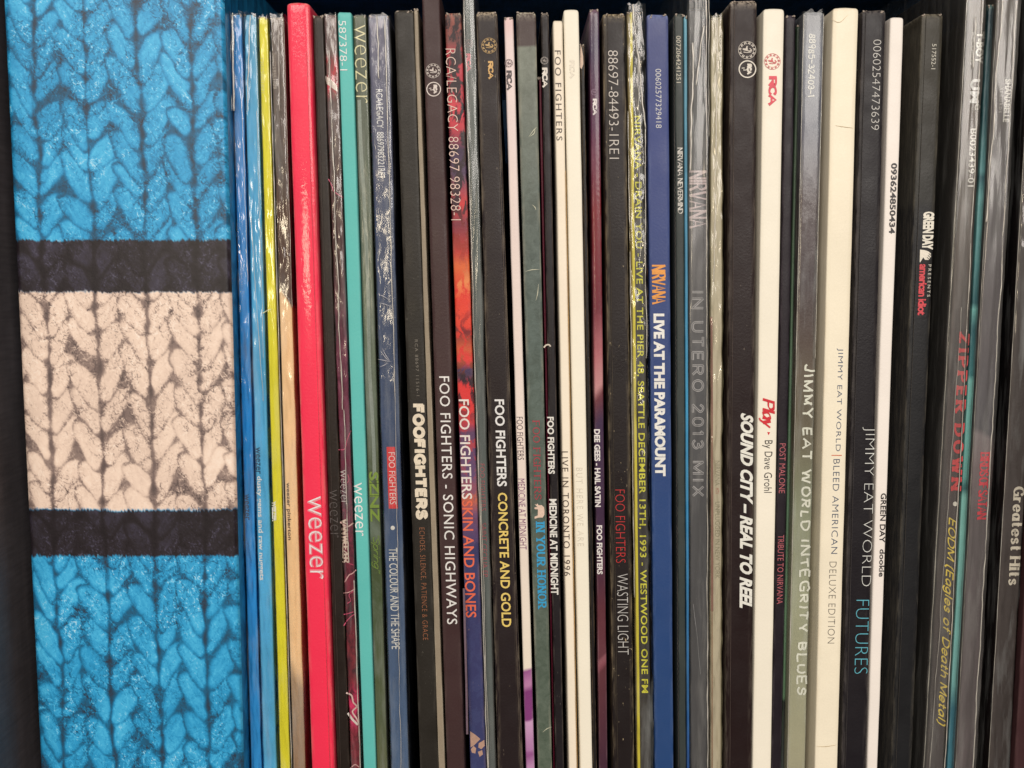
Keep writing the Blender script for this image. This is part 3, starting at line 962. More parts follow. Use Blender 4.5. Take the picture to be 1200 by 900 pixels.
# 1 blue
R = sleeve('b1', (271, 283), (294, 306.3), 17, sleeve_mat('blue_board', [(17, col(66, 146, 214)), (500, col(32, 136, 206)), (900, col(56, 152, 216))], wear=(150, 200, 235), wearamt=0.2, rough=0.3),
           'thin deep blue record spine in wrinkled wrap, right against the knit pattern box', p=-0.0015)
text(R, 'weezer', 579, 609.5, 286.6, 292, (8, 52, 96), bold=0.01)
film(R, 16, 1.4, 0.2, 0.0006, 0.0009, FILM_TIGHT, flare=0.0014)
seam(R, 17, 130, 0.05, 3.4, 0.0014, 1.8, 1); seam(R, 40, 130, -0.2, 1.4, 0.001, 1.3, 2); seam(R, 90, 330, 0.75, 0.8, 0.0010, 0.8, 3, bots=0.95)  # wide pale strips at the top stand in for bright highlights on the wrap
# 2 light blue
R = sleeve('b2', (284.8, 300), (308, 324), 17, sleeve_mat('light_blue_board', [(17, col(96, 170, 206)), (250, col(80, 168, 212)), (900, col(94, 176, 216))], wear=(190, 220, 235), wearamt=0.2, rough=0.35),
           'light blue record spine with small white title beside the deep blue one', p=-0.001)
text(R, 'weezer', 524, 555.4, 299.6, 305, (10, 60, 100), bold=0.01)
text(R, 'dusty gems and raw nuggets', 558, 680, 301.2, 308.4, (246, 250, 252), bold=0.02)
text(R, '0602527', 66, 97, 289, 293.2, (44, 110, 150), bold=-0.01, name='catalogue_number')
film(R, 15, 0.2, 1.2, 0.0006, 0.0005, FILM_TIGHT)
seam(R, 18, 130, 0.55, 1.6, 0.0012, 1.8, 1, bots=0.1); seam(R, 130, 420, 0.85, 0.7, 0.001, 0.7, 2); seam(R, 255, 470, 0.2, 0.8, 0.001, 0.8, 3, bots=0.75)  # pale strip near the top paints the bright flare on the film
# 3 yellow
R = sleeve('yellow', (302.6, 313.6), (328, 340.2), 20, plain('yellow_board', (222, 212, 56), wear=(250, 246, 170), wearamt=0.3, rough=0.35, specks=0.05, vary=0.06),
           'narrow lime yellow record spine with a tiny white title', p=0.0)
text(R, 'WEEZER', 587.5, 611, 318.8, 323.6, (255, 252, 235), bold=0.05)
text(R, '19075851891', 68, 109, 305.3, 309.6, (244, 238, 160), name='catalogue_number')
film(R, 19, 0.1, 0.3, 0.0004, 0.00035, FILM_TIGHT)
line(R, 'crease', [(308, 367), (313, 364), (318, 362)], 0.8, (250, 248, 190), lift=0.0007)
# 4 brown and tan
R = sleeve('pink', (317, 332.4), (343.5, 358), 20, sleeve_mat('brown_tan_board', [(20, col(112, 98, 92)), (200, col(98, 84, 78)), (235, col(92, 64, 50)), (336, col(84, 60, 52)), (338, col(244, 206, 160)), (768, col(240, 202, 156)), (790, col(178, 150, 122)), (900, col(160, 128, 102))], slant=-0.026, wear=(225, 205, 180), wearamt=0.25, vary=0.07),
           'record spine in clear wrap, dark brown above and sandy tan below', p=0.0005)
text(R, 'weezer pinkerton', 565.5, 633, 335.4, 340.8, (70, 50, 34), bold=0.015)
text(R, '0060253551709', 62, 104, 319.3, 323.5, (200, 184, 168), name='catalogue_number')
film(R, 17, 2.4, 0.3, 0.0007, 0.0005, FILM_WRAP)
seam(R, 20, 130, 0.62, 0.9, 0.0011, 0.7, 1, bots=0.45); seam(R, 20, 360, 1.0, 0.7, 0.001, 0.4, 2); seam(R, 60, 900, -0.12, 1.2, 0.0008, 0.5, 3)
# 5 red
R = sleeve('red', (335.8, 363.6), (364.8, 392), 3, plain('red_board', (252, 50, 82), wear=(240, 180, 160), wearamt=0.28, rough=0.42, coat=0.4, specks=0.08, vary=0.03, bump=0.35),
           'thick bright red record spine with a large glowing white lowercase title', p=0.003, worn=0.8, roundtop=0.08, bevel=0.0007)
text(R, 'weezer', 581, 679, 361.4, 378.0, (255, 150, 158), bold=0.012, lift=0.00010, name='lettering_glow')
text(R, 'weezer', 581.6, 678.4, 362.0, 377.4, (255, 246, 240), bold=-0.022, lift=0.00016)
seam(R, 60, 900, 0.80, 0.45, 0.0002, 0.2, 1, mat=ink((255, 110, 120)), name='fold_line')
# 6 black
R = sleeve('blk6', (366.5, 379), (395, 410), 18, plain('warm_black_board', (36, 28, 24), wear=(120, 104, 92), wearamt=0.3, rough=0.4),
           'plain dark record spine with a barely visible grey title, right of the red one', p=0.001)
text(R, 'weezer', 574, 630, 386.5, 395.7, (94, 86, 84), bold=-0.022)
seam(R, 20, 900, 0.30, 0.9, 0.0001, 0.15, 1, mat=ink((74, 64, 58)), name='fold_line')
# 7 maroon with pink lightning
R = sleeve('van', (379.5, 394.6), (411, 423.2), 17, sleeve_mat('maroon_scratched_board', [(17, col(92, 66, 66)), (60, col(100, 72, 70)), (70, col(190, 50, 62)), (88, col(190, 62, 74)), (100, col(226, 70, 92)), (118, col(92, 66, 64)), (300, col(76, 48, 50)), (420, col(96, 40, 62)), (600, col(126, 48, 72)), (780, col(136, 52, 60)), (800, col(150, 52, 66)), (812, col(226, 62, 110)), (842, col(232, 70, 120)), (856, col(150, 54, 70)), (900, col(140, 56, 66))],
           stops2=[(17, col(120, 92, 86)), (300, col(92, 72, 66)), (450, col(140, 70, 96)), (600, col(60, 30, 42)), (900, col(92, 44, 50))], mscale=500, mthr=(0.4, 0.65), mstretch=(1, 1, 0.5), wear=(170, 130, 130), specks=0.6),
           'narrow maroon record spine with pink lightning under crumpled wrap', p=0.001)
poly(R, 'white_flash', [(381.5, 89), (387, 92), (394.8, 100), (396, 108), (389, 103), (382.5, 98)], (240, 226, 214))
text(R, 'weezer', 550.5, 591, 399, 405.8, (236, 224, 220), bold=-0.015)
drawn(R, 'VAN WEEZER', 607.7, 660, 400.8, 408.4, (240, 216, 198), wt=2.3, nib=30, thin=0.45, jitter=0.06, track=0.08, spacew=0.2)
PK = (226, 92, 128); LPK = (248, 190, 186)
for nm, pts, wd, c_ in (('lightning', [(385, 210), (389, 218), (391, 224), (398, 229), (401.5, 231.5)], 1.0, PK), ('lightning', [(397, 527), (404, 526), (407, 515), (411, 505)], 1.0, PK),
                        ('lightning', [(407.5, 556), (409, 562), (407, 566)], 0.7, PK), ('lightning', [(404, 682), (409, 674), (413, 672), (417, 668)], 1.3, LPK), ('lightning', [(403, 695), (409, 694), (416, 690)], 1.1, LPK),
                        ('lightning', [(407, 707), (411, 704), (409, 697), (414, 693)], 0.9, PK), ('lightning', [(403, 720), (408, 719), (414, 717)], 1.0, PK), ('lightning', [(403, 733), (407, 727), (412, 722), (417, 719)], 1.1, PK),
                        ('lightning', [(406, 812), (412, 815), (414, 823), (418, 828), (413, 834), (418, 842), (420, 847)], 1.8, (252, 214, 205)), ('lightning', [(408, 836), (413, 843), (419, 849)], 2.6, (255, 236, 226)), ('lightning', [(411, 900), (416, 896), (421, 899)], 1.2, LPK),
                        ('lightning', [(404, 655), (409, 660), (414, 662)], 0.9, PK), ('lightning', [(399, 612), (407, 617), (414, 613)], 1.6, (240, 200, 190))):
    line(R, nm, pts, wd, c_)
film(R, 17, 0.3, 0.3, 0.0006, 0.0006, FILM_WRAP)
seam(R, 60, 480, 0.32, 1.8, 0.001, 1.3, 1, bots=0.4); seam(R, 480, 660, 0.5, 1.4, 0.001, 1.2, 2); seam(R, 680, 900, 0.9, 1.7, 0.001, 0.9, 3)
# 8 teal
R = sleeve('teal', (395.5, 412), (426, 440.6), 14, plain('teal_board', (96, 188, 180), wear=(176, 226, 216), wearamt=0.25, rough=0.45, specks=0.06, vary=0.04),
           'teal record spine with white lowercase title and number at the top', p=0.0018, worn=0.4)
text(R, '587378-1', 24, 82.5, 397.6, 406.2, (240, 248, 244), bold=-0.01, name='catalogue_number')
text(R, 'weezer', 565.5, 628.4, 415.5, 425, (244, 246, 240), bold=-0.008)
# 9 olive and grey green
R = sleeve('sznz', (413.6, 429.4), (441.5, 454.2), 18, sleeve_mat('olive_board', [(18, col(84, 90, 70)), (120, col(96, 104, 88)), (470, col(100, 110, 92)), (560, col(78, 88, 62)), (700, col(72, 84, 54)), (900, col(98, 102, 70))],
           stops2=[(18, col(70, 76, 56)), (500, col(120, 130, 118)), (900, col(80, 88, 58))], mscale=70, mthr=(0.5, 0.62), wear=(140, 140, 110)),
           'grey green record spine, large cream title at its top, green block title lower down', p=0.0005)
text(R, 'weezer', 29, 121, 416, 429.4, (236, 226, 178), bold=-0.02)
text(R, 'SZNZ', 552.7, 612, 433.3, 444.2, (134, 160, 62), bold=0.03, space=0.95)
for yy_ in (566.5, 581, 596):
    line(R, 'letter_rule', [(433, yy_), (444.5, yy_)], 0.7, (64, 76, 44), lift=0.00018)
drawn(R, '"Spring"', 627.5, 672.4, 435, 445.5, (124, 150, 62), wt=0.9, slant=0.3, track=0.12)
film(R, 18, 0.1, 0.2, 0.0004, 0.0002, FILM_DULL)
line(R, 'painted_highlight', [(421, 118), (422, 150), (424, 190), (427, 240), (431, 330), (433, 430), (437, 500), (439, 560)], 4.2, (138, 148, 136), lift=0.00011)  # grey green highlight band painted along the spine
# 10 slate blue
R = sleeve('slate', (430.8, 456), (458, 479.2), 18, sleeve_mat('slate_blue_board', [(18, col(112, 108, 128)), (200, col(84, 88, 112)), (260, col(70, 80, 108)), (520, col(70, 84, 114)), (900, col(88, 108, 138))], wear=(170, 180, 200), wearamt=0.3, rough=0.35),
           'slate blue record spine in crinkled shrink wrap with a red label block', p=0.002)
text(R, 'RCA/LEGACY  88697983221RE1', 104.5, 207.8, 441.8, 449.8, (238, 234, 232), bold=0.01)
poly(R, 'red_label', [(453, 523.7), (463, 523.7), (466.3, 596), (455.6, 596)], (226, 62, 66), lift=0.00010)
text(R, 'FOO FIGHTERS', 530, 591, 456, 463.4, (250, 232, 226), bold=-0.005, lift=0.00016)
disc(R, 'bullet', 460.2, 618.6, 2.5, WHITE)
text(R, 'THE COLOUR AND THE SHAPE', 642, 760.7, 457.2, 467.2, (240, 236, 228), bold=0.005)
film(R, 17, 0.3, 0.6, 0.0006, 0.0004, FILM_FINE)
seam(R, 20, 460, 0.80, 1.6, 0.0011, 0.7, 1); seam(R, 460, 900, 0.80, 0.9, 0.001, 1.0, 2, bots=0.55); seam(R, 18, 92, 0.45, 2.0, 0.001, 1.6, 4)
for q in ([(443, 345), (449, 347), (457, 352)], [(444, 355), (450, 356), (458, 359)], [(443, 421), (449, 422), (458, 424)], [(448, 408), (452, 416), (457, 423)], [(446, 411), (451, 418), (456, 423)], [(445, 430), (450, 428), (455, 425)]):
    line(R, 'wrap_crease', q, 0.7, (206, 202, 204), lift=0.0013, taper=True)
# 11 charcoal with pale board edge
R = sleeve('echo', (462.2, 485.2), (492.2, 514), 12, plain('charcoal_board', (40, 36, 31), wear=(112, 106, 96), wearamt=0.4, specks=0.5),
           'charcoal record spine with a fat cream block title and a copper subtitle', p=0.001)
text(R, 'RCA 88697 11516-1', 398, 464, 487, 490.6, (126, 118, 106), bold=-0.005, space=1.3, name='catalogue_number')
drawn(R, 'FOOFIGHTERS', 473, 609, 485.0, 499.4, (242, 226, 200), wt=4.3, track=0.30)
text(R, 'ECHOES, SILENCE, PATIENCE & GRACE', 618.3, 750, 492.6, 499.6, (156, 98, 66), bold=-0.01, space=1.15)
R2 = sleeve('echo_edge', (485.4, 489.8), (514.2, 521.6), 10, plain('kraft_board', (150, 136, 116), wear=(226, 214, 190), wearamt=0.6, vary=0.15),
            'thin unprinted kraft coloured board edge right of the fat block title', p=0.0015, bevel=0.0002)
# 12 brown black, taller
R = sleeve('sonic', (495, 516), (523.8, 544.6), -14, plain('brown_black_board', (64, 44, 44), wear=(130, 112, 104), wearamt=0.3, specks=0.12),
           'tall brown black record spine with two round white emblems and a long white title', p=0.003)
dog_emblem(R, 507.6, 83, 8.4, (214, 200, 190)); rca_circle(R, 508.2, 104.5, 8.6, (228, 214, 204))
text(R, 'FOO FIGHTERS - SONIC HIGHWAYS', 441, 731.6, 519.2, 531.2, (246, 240, 234), bold=0.004, space=1.08)
line(R, 'glitch_print', [(543.6, 690), (544.8, 740), (546.5, 800), (547.5, 860)], 2.4, (120, 98, 110), smooth=False)
# 13 fiery
A = [(15, col(150, 84, 72)), (50, col(120, 66, 64)), (66, col(196, 58, 72)), (100, col(176, 50, 66)), (128, col(210, 66, 78)), (150, col(190, 56, 70)), (175, col(70, 52, 76)), (205, col(84, 62, 88)), (240, col(206, 66, 66)), (262, col(120, 52, 66)), (296, col(186, 60, 52)), (312, col(216, 104, 58)), (340, col(214, 58, 48)), (372, col(226, 72, 52)), (400, col(206, 52, 48)), (424, col(222, 66, 60)), (431, col(70, 56, 88)), (442, col(72, 52, 76)), (450, col(216, 56, 56)), (492, col(214, 62, 60)), (506, col(96, 66, 96)), (560, col(96, 72, 108)), (585, col(190, 96, 70)), (604, col(110, 76, 110)), (650, col(58, 58, 98)), (900, col(62, 68, 108))]
B = [(15, col(52, 36, 40)), (150, col(44, 36, 42)), (240, col(60, 36, 46)), (300, col(176, 60, 50)), (330, col(226, 134, 80)), (352, col(226, 66, 50)), (390, col(120, 40, 44)), (410, col(206, 92, 60)), (440, col(46, 34, 44)), (458, col(60, 30, 40)), (500, col(180, 60, 66)), (580, col(130, 80, 100)), (640, col(56, 54, 94)), (900, col(58, 62, 102))]
R = sleeve('skin', (521.5, 540.6), (551.2, 570), 15, sleeve_mat('fiery_print_board', A, stops2=B, mscale=330, mthr=(0.47, 0.54), mstretch=(1, 1, 0.55), wear=(210, 170, 150), wearamt=0.2, vary=0.06),
           'record spine with fiery red and orange artwork fading to dusky blue below', p=0.0005)
text(R, 'RCA/LEGACY 88697 98328-1', 57, 258, 525.4, 537, (240, 206, 190), bold=-0.018, name='catalogue_number', space=1.05)
text(R, 'FOO FIGHTERS', 468, 585, 539.4, 551.4, (250, 232, 222), bold=0.012)
text(R, 'SKIN AND BONES', 586.6, 723.7, 543.6, 556, (244, 112, 78), bold=0.012)
for q in ([(551, 857), (557, 861), (563, 866), (556, 873), (551.5, 876)], [(551.8, 878), (555, 874), (558, 877), (557, 883), (553, 882)], [(561, 871), (567.5, 867), (568, 874), (564, 878), (560.5, 876)], [(560, 881), (565, 879), (566, 884), (562, 887)]):
    poly(R, 'pale_print', q, (190, 152, 132))
# 14 grey green in bag
R = sleeve('cecilia', (543.5, 556), (571, 580.8), -6, plain('green_grey_board', (84, 92, 90), wear=(140, 146, 140), wearamt=0.2),
           'thin grey green record spine inside a loose clear bag with a white welded edge', p=0.0, worn=0.2)
dog_emblem(R, 549.5, 51, 4.6, (124, 92, 92))
rca_block(R, 62.7, 84.3, 546.4, 551.6, (240, 100, 120))
text(R, 'FOO FIGHTERS', 543.5, 598.5, 563, 568.4, (206, 66, 84), bold=-0.015); text(R, 'SAINT CECILIA EP', 612.8, 676, 564.8, 570.6, (206, 66, 84), bold=-0.015)
film(R, -40, 0.9, 0.7, 0.001, 0.0006, FILM_GREY, calm=0.3)
seam(R, -40, 920, 0.05, 1.5, 0.0016, 0.9, 1, bots=0.02); seam(R, 560, 900, 0.22, 0.9, 0.0016, 0.9, 2)
# 15
R = sleeve('concrete', (558, 582.8), (583.4, 613), 14, sleeve_mat('soft_black_board', [(0, col(36, 27, 28))], wear=(220, 200, 170), wearamt=0.3, rough=0.42),
           'thick black record spine with small gold logo and a title in white and yellow', p=0.002, worn=1.6)
dog_emblem(R, 573.3, 53.5, 9.0, (196, 158, 96)); rca_block(R, 71.5, 93, 572, 578.2, (222, 172, 96))
text(R, 'FOO FIGHTERS', 468, 570, 581, 592.4, (250, 246, 238), bold=0.022)
text(R, 'CONCRETE AND GOLD', 577.4, 734.8, 585.6, 596.8, (250, 214, 116), bold=0.02)
seam(R, 15, 900, 0.90, 0.6, 0.0003, 0.25, 1, mat=ink((128, 112, 100)), name='fold_line')
# 16
R = sleeve('med_pink', (590.5, 601.6), (616.4, 626.6), 20, sleeve_mat('pale_pink_board', [(20, col(226, 186, 184)), (50, col(230, 210, 206)), (400, col(232, 214, 204)), (784, col(238, 224, 206)), (786, col(150, 84, 140)), (804, col(190, 130, 172)), (812, col(128, 58, 118)), (845, col(134, 62, 124)), (847, col(206, 160, 196)), (880, col(176, 120, 168)), (884, col(140, 70, 130)), (900, col(190, 140, 180))], slant=0.003, wear=(250, 240, 230), wearamt=0.2, specks=0.05, vary=0.05),
           'thin pale pink record spine that turns purple near the bottom', p=0.0)
dog_emblem(R, 596.2, 74, 4.6, (96, 70, 78)); rca_block(R, 82.5, 106, 593.6, 600, (60, 44, 50))
text(R, 'FOO FIGHTERS', 488.5, 539, 606, 613.2, (72, 48, 64), bold=-0.005); text(R, 'MEDICINE AT MIDNIGHT', 561, 644, 608.2, 616, (128, 64, 116), bold=-0.005)
# 17
R = sleeve('honor', (605, 628), (630.4, 647), 14, sleeve_mat('lichen_board', [(14, col(80, 66, 64)), (54, col(78, 66, 64)), (56, col(130, 134, 122)), (200, col(104, 112, 104)), (400, col(90, 102, 96)), (900, col(96, 106, 92))],
           stops2=[(14, col(76, 62, 60)), (54, col(76, 62, 60)), (56, col(112, 116, 104)), (300, col(76, 86, 80)), (900, col(78, 90, 76))], mscale=420, mthr=(0.35, 0.65), mstretch=(1, 1, 1), wear=(226, 216, 190), wearamt=0.35, specks=0.2),
           'mottled grey green record spine with a cyan title and a small pale animal mark', p=0.0015, worn=1.3, roundtop=0.05)
drawn(R, 'FOO FIGHTERS', 493, 585.7, 625.2, 633.4, (172, 56, 70), wt=1.3, nib=8, thin=0.5, serif=1.3, track=0.26)
poly(R, 'animal_mark', [(626.5, 590.5), (628.5, 591.5), (630, 590), (631, 592), (635, 592), (637.5, 594.5), (638, 598), (638, 603), (636, 606.5), (631.5, 606.5), (626.5, 608), (626.4, 605.5), (630.2, 604), (630.4, 597), (626.4, 596.5), (626.4, 594.6), (630, 594), (628.5, 593)], (238, 206, 184))
drawn(R, 'IN YOUR HONOR', 612, 712.8, 629.2, 639.4, (52, 164, 212), wt=2.2, nib=6, thin=0.62, serif=1.9, track=0.3)
for q in ([(620, 160), (625, 153), (629, 149)], [(621, 160), (626, 156), (627, 150)], [(624, 240), (627, 243), (628, 246)], [(616, 318), (624, 316), (632, 316)], [(628, 352), (630, 344), (631, 333)], [(636, 858), (641, 854), (646, 852)]):
    line(R, 'scuff', q, 1.0, (214, 212, 184), taper=True)
# maroon inner edge
sleeve('wine', (630.2, 633.0), (648.4, 650.2), 90, plain('wine_board', (96, 20, 44), wear=(140, 60, 80), specks=0), 'hair thin wine red edge between the mottled green spine and a black one', p=-0.002, bevel=0.0001)
# 18
R = sleeve('med_black', (634.0, 643), (651, 661), 15, plain('black_board_a', (30, 25, 28), wear=(168, 156, 144), wearamt=0.25),
           'narrow black record spine with bold white title beside the slim cream one', p=0.0005)
dog_emblem(R, 638, 71, 4.3, (170, 160, 152)); rca_block(R, 79.2, 103, 635.4, 641.8, (232, 222, 210))
text(R, 'FOO FIGHTERS', 488.5, 555.4, 641.8, 649.6, (246, 240, 230), bold=0.03); text(R, 'MEDICINE AT MIDNIGHT', 584.8, 697, 644.6, 653.4, (246, 240, 230), bold=0.03)
line(R, 'chipped_corner', [(637.5, 407), (640, 404.4), (643.4, 404), (645, 405.8)], 1.7, (232, 216, 196))
# 20
R = sleeve('toronto', (647.8, 659.2), (666.6, 676.2), 24, plain('cream_board_a', (244, 230, 208), wear=(214, 190, 150), wearamt=0.3, specks=0.05, vary=0.035),
           'slim cream record spine with dark spaced capitals', p=0.0025, worn=0.3)
text(R, 'FOO FIGHTERS', 59, 164.7, 651, 658, (84, 70, 60), bold=0.0, space=1.25); text(R, 'LIVE IN TORONTO 1996', 529, 675, 659.2, 667, (78, 62, 52), bold=0.0, space=1.2)
seam(R, 200, 900, 1.03, 0.9, 0.0, 0.2, 1, mat=ink((206, 160, 92)), name='gold_edge')
# 21
R = sleeve('white21', (660.3, 678.4), (679.8, 694.4), 11, plain('white_board_a', (247, 236, 216), wear=(220, 204, 176), wearamt=0.2, specks=0.03, vary=0.03),
           'white record spine that looks blank, between the slim cream one and a thin black one', p=0.0022, worn=0.2, roundtop=0.04)
text(R, 'BUT HERE WE ARE', 548, 640, 676, 683.4, (242, 231, 211), bold=0.0, space=1.3); rca_block(R, 70, 92, 667.5, 673.5, (243, 232, 212))
# 22
R = sleeve('thin22', (679.4, 684.2), (695.4, 699.4), 52, plain('black_board_b', (30, 27, 26), wear=(176, 150, 120), wearamt=0.45, specks=0.5),
           'very thin shabby black record spine with a pale torn patch at its top', p=0.0, bevel=0.0002)
poly(R, 'torn_patch', [(680.3, 52), (681.6, 56), (683.3, 66), (683.6, 75), (681.6, 81), (679.6, 79)], (214, 182, 158))
# 23
R = sleeve('dee', (690.5, 702.0), (702.3, 712.2), 11, sleeve_mat('plum_board', [(11, col(90, 72, 86)), (60, col(66, 52, 78)), (110, col(84, 48, 74)), (150, col(88, 50, 76)), (200, col(108, 48, 68)), (250, col(122, 38, 46)), (370, col(112, 42, 54)), (420, col(176, 104, 110)), (458, col(196, 140, 140)), (470, col(112, 60, 66)), (500, col(70, 50, 76)), (640, col(66, 44, 66)), (720, col(92, 46, 54)), (774, col(100, 56, 64)), (778, col(142, 88, 96)), (786, col(130, 72, 82)), (790, col(96, 52, 58)), (900, col(70, 42, 56))], slant=0.012, wear=(190, 150, 160), wearamt=0.25, rough=0.3, coat=0.3),
           'slim plum and wine coloured record spine with a tiny bold white title', p=0.001)
dog_emblem(R, 696.5, 108, 3.6, (150, 116, 140)); rca_block(R, 115.6, 135.2, 694.6, 699.6, (240, 230, 226))
text(R, 'DEE GEES - HAIL SATIN', 503, 594, 696.8, 703.6, (244, 236, 230), bold=0.035); text(R, 'FOO FIGHTERS', 615.6, 673, 699.4, 706, (244, 236, 230), bold=0.035)
# 24
R = sleeve('wasting', (706, 733), (718.5, 743.4), 16, sleeve_mat('near_black_board', [(0, col(31, 24, 24))], wear=(196, 176, 140), wearamt=0.4, specks=0.9),
           'thick near black record spine with large pale number and a red and grey title', p=0.002, worn=1.4)
text(R, '88697-84493-1RE1', 59, 186, 713.2, 724.8, (210, 200, 190), bold=-0.015, name='catalogue_number')
text(R, 'FOO FIGHTERS', 573.8, 659.6, 721.4, 732.6, (206, 48, 50), bold=-0.02); text(R, 'WASTING LIGHT', 672.4, 767, 723.6, 736.2, (216, 212, 206), bold=-0.02)
seam(R, 16, 900, 0.22, 0.5, 0.0003, 0.2, 1, mat=ink((96, 84, 72)), name='fold_line')
# 25
def yl_mat():
    s = N('black_yellow_board')
    uv = s.n('ShaderNodeUVMap'); uv.uv_map = 'spine'
    sep = s.n('ShaderNodeSeparateXYZ'); s.l(uv.outputs[0], sep.inputs[0])
    u = s.math('MULTIPLY_ADD', sep.outputs[1], 0.12, sep.outputs[0])
    r = s.ramp(u, [(0, col(120, 104, 70)), (190, col(140, 122, 60)), (200, col(214, 198, 66)), (330, col(226, 208, 70)), (345, col(70, 64, 60)), (900, col(72, 68, 66))])
    s.l(r, s.b.inputs['Base Color']); s.b.inputs['Roughness'].default_value = 0.4
    return s.m
R = sleeve('drain', (734.2, 752), (745.8, 763.4), 14, yl_mat(),
           'record spine with a yellow stripe and one long line of yellow capitals', p=0.001)
text(R, 'NIRVANA - DRAIN YOU - LIVE AT THE PIER 48, SEATTLE DECEMBER 13TH, 1993 - WESTWOOD ONE FM', 135.7, 812, 746.4, 755.2, (255, 238, 84), bold=0.016, space=1.06)
film(R, 5, 0.3, 2.6, 0.0012, 0.0011, FILM_WRAP, flare=0.0006)
seam(R, 5, 150, 0.45, 2.2, 0.0024, 2.6, 1, bots=1.15); seam(R, 150, 420, 1.15, 1.5, 0.0020, 1.6, 2, bots=1.0); seam(R, 130, 700, 0.02, 1.3, 0.0014, 0.6, 3); seam(R, 60, 300, 0.75, 1.0, 0.0022, 2.4, 4); seam(R, 20, 120, 0.2, 1.0, 0.0022, 1.8, 5)
# 26
R = sleeve('paramount', (757.4, 783.4), (767, 789.4), 17, sleeve_mat('royal_blue_board', [(17, col(78, 84, 126)), (120, col(62, 72, 124)), (300, col(58, 72, 122)), (600, col(44, 70, 120)), (900, col(40, 70, 118))], wear=(150, 166, 206), wearamt=0.25, specks=0.05, vary=0.05),
           'royal blue record spine with an orange serif name above a bold white title', p=0.0, worn=0.9)
text(R, '00602577329418', 80.7, 150, 768.4, 775, (226, 224, 222), bold=-0.01, name='catalogue_number')
drawn(R, 'NIRVANA', 310, 357, 764.4, 779.6, (242, 160, 62), wt=2.7, nib=35, thin=0.16, serif=0.0, track=0.16)
text(R, 'LIVE AT THE PARAMOUNT', 367.5, 558, 766.6, 779.4, (248, 244, 234), bold=0.05)
# 27
R = sleeve('never', (790.5, 801), (796, 804), 16, plain('green_black_board', (56, 62, 60), wear=(120, 124, 116), wearamt=0.4),
           'thin dark green grey record spine with a tiny serif title and rough left edge', p=0.0012)
text(R, '0072064241251', 42, 97, 792.6, 797.8, (206, 198, 178), bold=0.0, name='catalogue_number')
drawn(R, 'NIRVANA NEVERMIND', 173, 250.5, 794.3, 800, (222, 216, 206), wt=1.1, nib=35, thin=0.35, serif=0.6, track=0.16)
seam(R, 20, 900, -0.1, 0.9, 0.0002, 0.1, 1, mat=ink((104, 96, 88), rub=0.4), name='perforated_edge', zig=0.5)
# blue slip
sleeve('blueslip', (801.4, 805.2), (805.2, 808.0), 18, sleeve_mat('bright_blue_slip', [(18, col(100, 156, 174)), (300, col(70, 132, 162)), (450, col(62, 140, 178)), (620, col(58, 128, 172)), (900, col(42, 76, 136))], vary=0.14, wear=(160, 210, 226), specks=0.1), 'very narrow bright blue record edge left of the grey spine in thick plastic', p=0.0015, bevel=0.0002)
# 28
R = sleeve('utero', (806, 828), (809.4, 828.6), 11, sleeve_mat('grey_board', [(11, col(58, 58, 62)), (200, col(92, 92, 94)), (260, col(96, 92, 94)), (500, col(74, 74, 78)), (900, col(72, 70, 72))], stops2=[(11, col(70, 70, 72)), (250, col(70, 68, 72)), (900, col(64, 62, 66))], mscale=60, mthr=(0.4, 0.7), wear=(140, 140, 140), wearamt=0.2),
           'wide grey record spine in thick clear plastic with outlined spaced capitals', p=0.001, worn=0.2)
drawn(R, 'NIRVANA', 199.5, 268, 808.2, 827.4, (206, 184, 184), wt=3.0, nib=35, thin=0.16, serif=0.9, track=0.2)
drawn(R, 'IN UTERO 2013 MIX', 341, 582, 810.6, 825.2, (200, 194, 194), wt=2.6, track=0.42, spacew=0.55, name='outline_lettering')
drawn(R, 'IN UTERO 2013 MIX', 341.7, 581.3, 811.3, 824.5, (84, 82, 86), wt=0.9, track=0.42, spacew=0.55, lift=0.00022, name='outline_lettering')
film(R, -46, 0.2, 3.2, 0.0012, 0.0008, FILM_GREY, calm=0.35)
seam(R, -46, 900, 0.98, 1.5, 0.0026, 0.9, 1, bots=1.04); seam(R, 50, 200, 0.28, 3.0, 0.0026, 2.0, 2, bots=0.12); seam(R, 30, 100, 0.85, 2.2, 0.0026, 1.6, 3, bots=0.4)
seam(R, -40, 160, 1.12, 1.1, 0.0020, 1.0, 4)
line(R, 'scratch', [(812.5, 708), (814, 722), (817, 745), (819, 770), (821, 790)], 0.5, (150, 148, 148), lift=0.0013)
# 29
R = sleeve('unplug', (833, 847), (832.4, 845.4), 20, sleeve_mat('stone_board', [(20, col(196, 186, 166)), (900, col(190, 178, 158))], wear=(226, 216, 190), wearamt=0.4, vary=0.07, specks=0.1),
           'narrow stone grey record spine with a maroon stripe and faint title, in yellowish plastic', p=0.0)
line(R, 'maroon_stripe', [(833.4, 372), (833.8, 378), (834.2, 480), (834.6, 600), (834.6, 716)], 2.6, (132, 70, 74), smooth=False)
line(R, 'tan_stripe', [(834.5, 716), (834.6, 800), (834.6, 900)], 1.6, (146, 108, 92), smooth=False)
text(R, '093624474517', 37, 84, 842.6, 845.2, (120, 112, 100), name='catalogue_number')
text(R, 'NIRVANA', 540, 569, 838, 843.6, (150, 142, 124)); text(R, 'MTV', 572, 579, 838, 842.6, (190, 110, 104)); text(R, 'UNPLUGGED IN NEW YORK', 588, 678, 838.2, 843.6, (136, 130, 112))
film(R, 18, 0.2, 0.4, 0.0009, 0.0009, film_mat('yellowed_plastic', haze=0.10, tint=(240, 226, 176), rough=0.10, bump=0.6, fine=420), seed=3)
seam(R, 20, 330, 0.55, 1.5, 0.0014, 1.0, 1, bots=0.3)
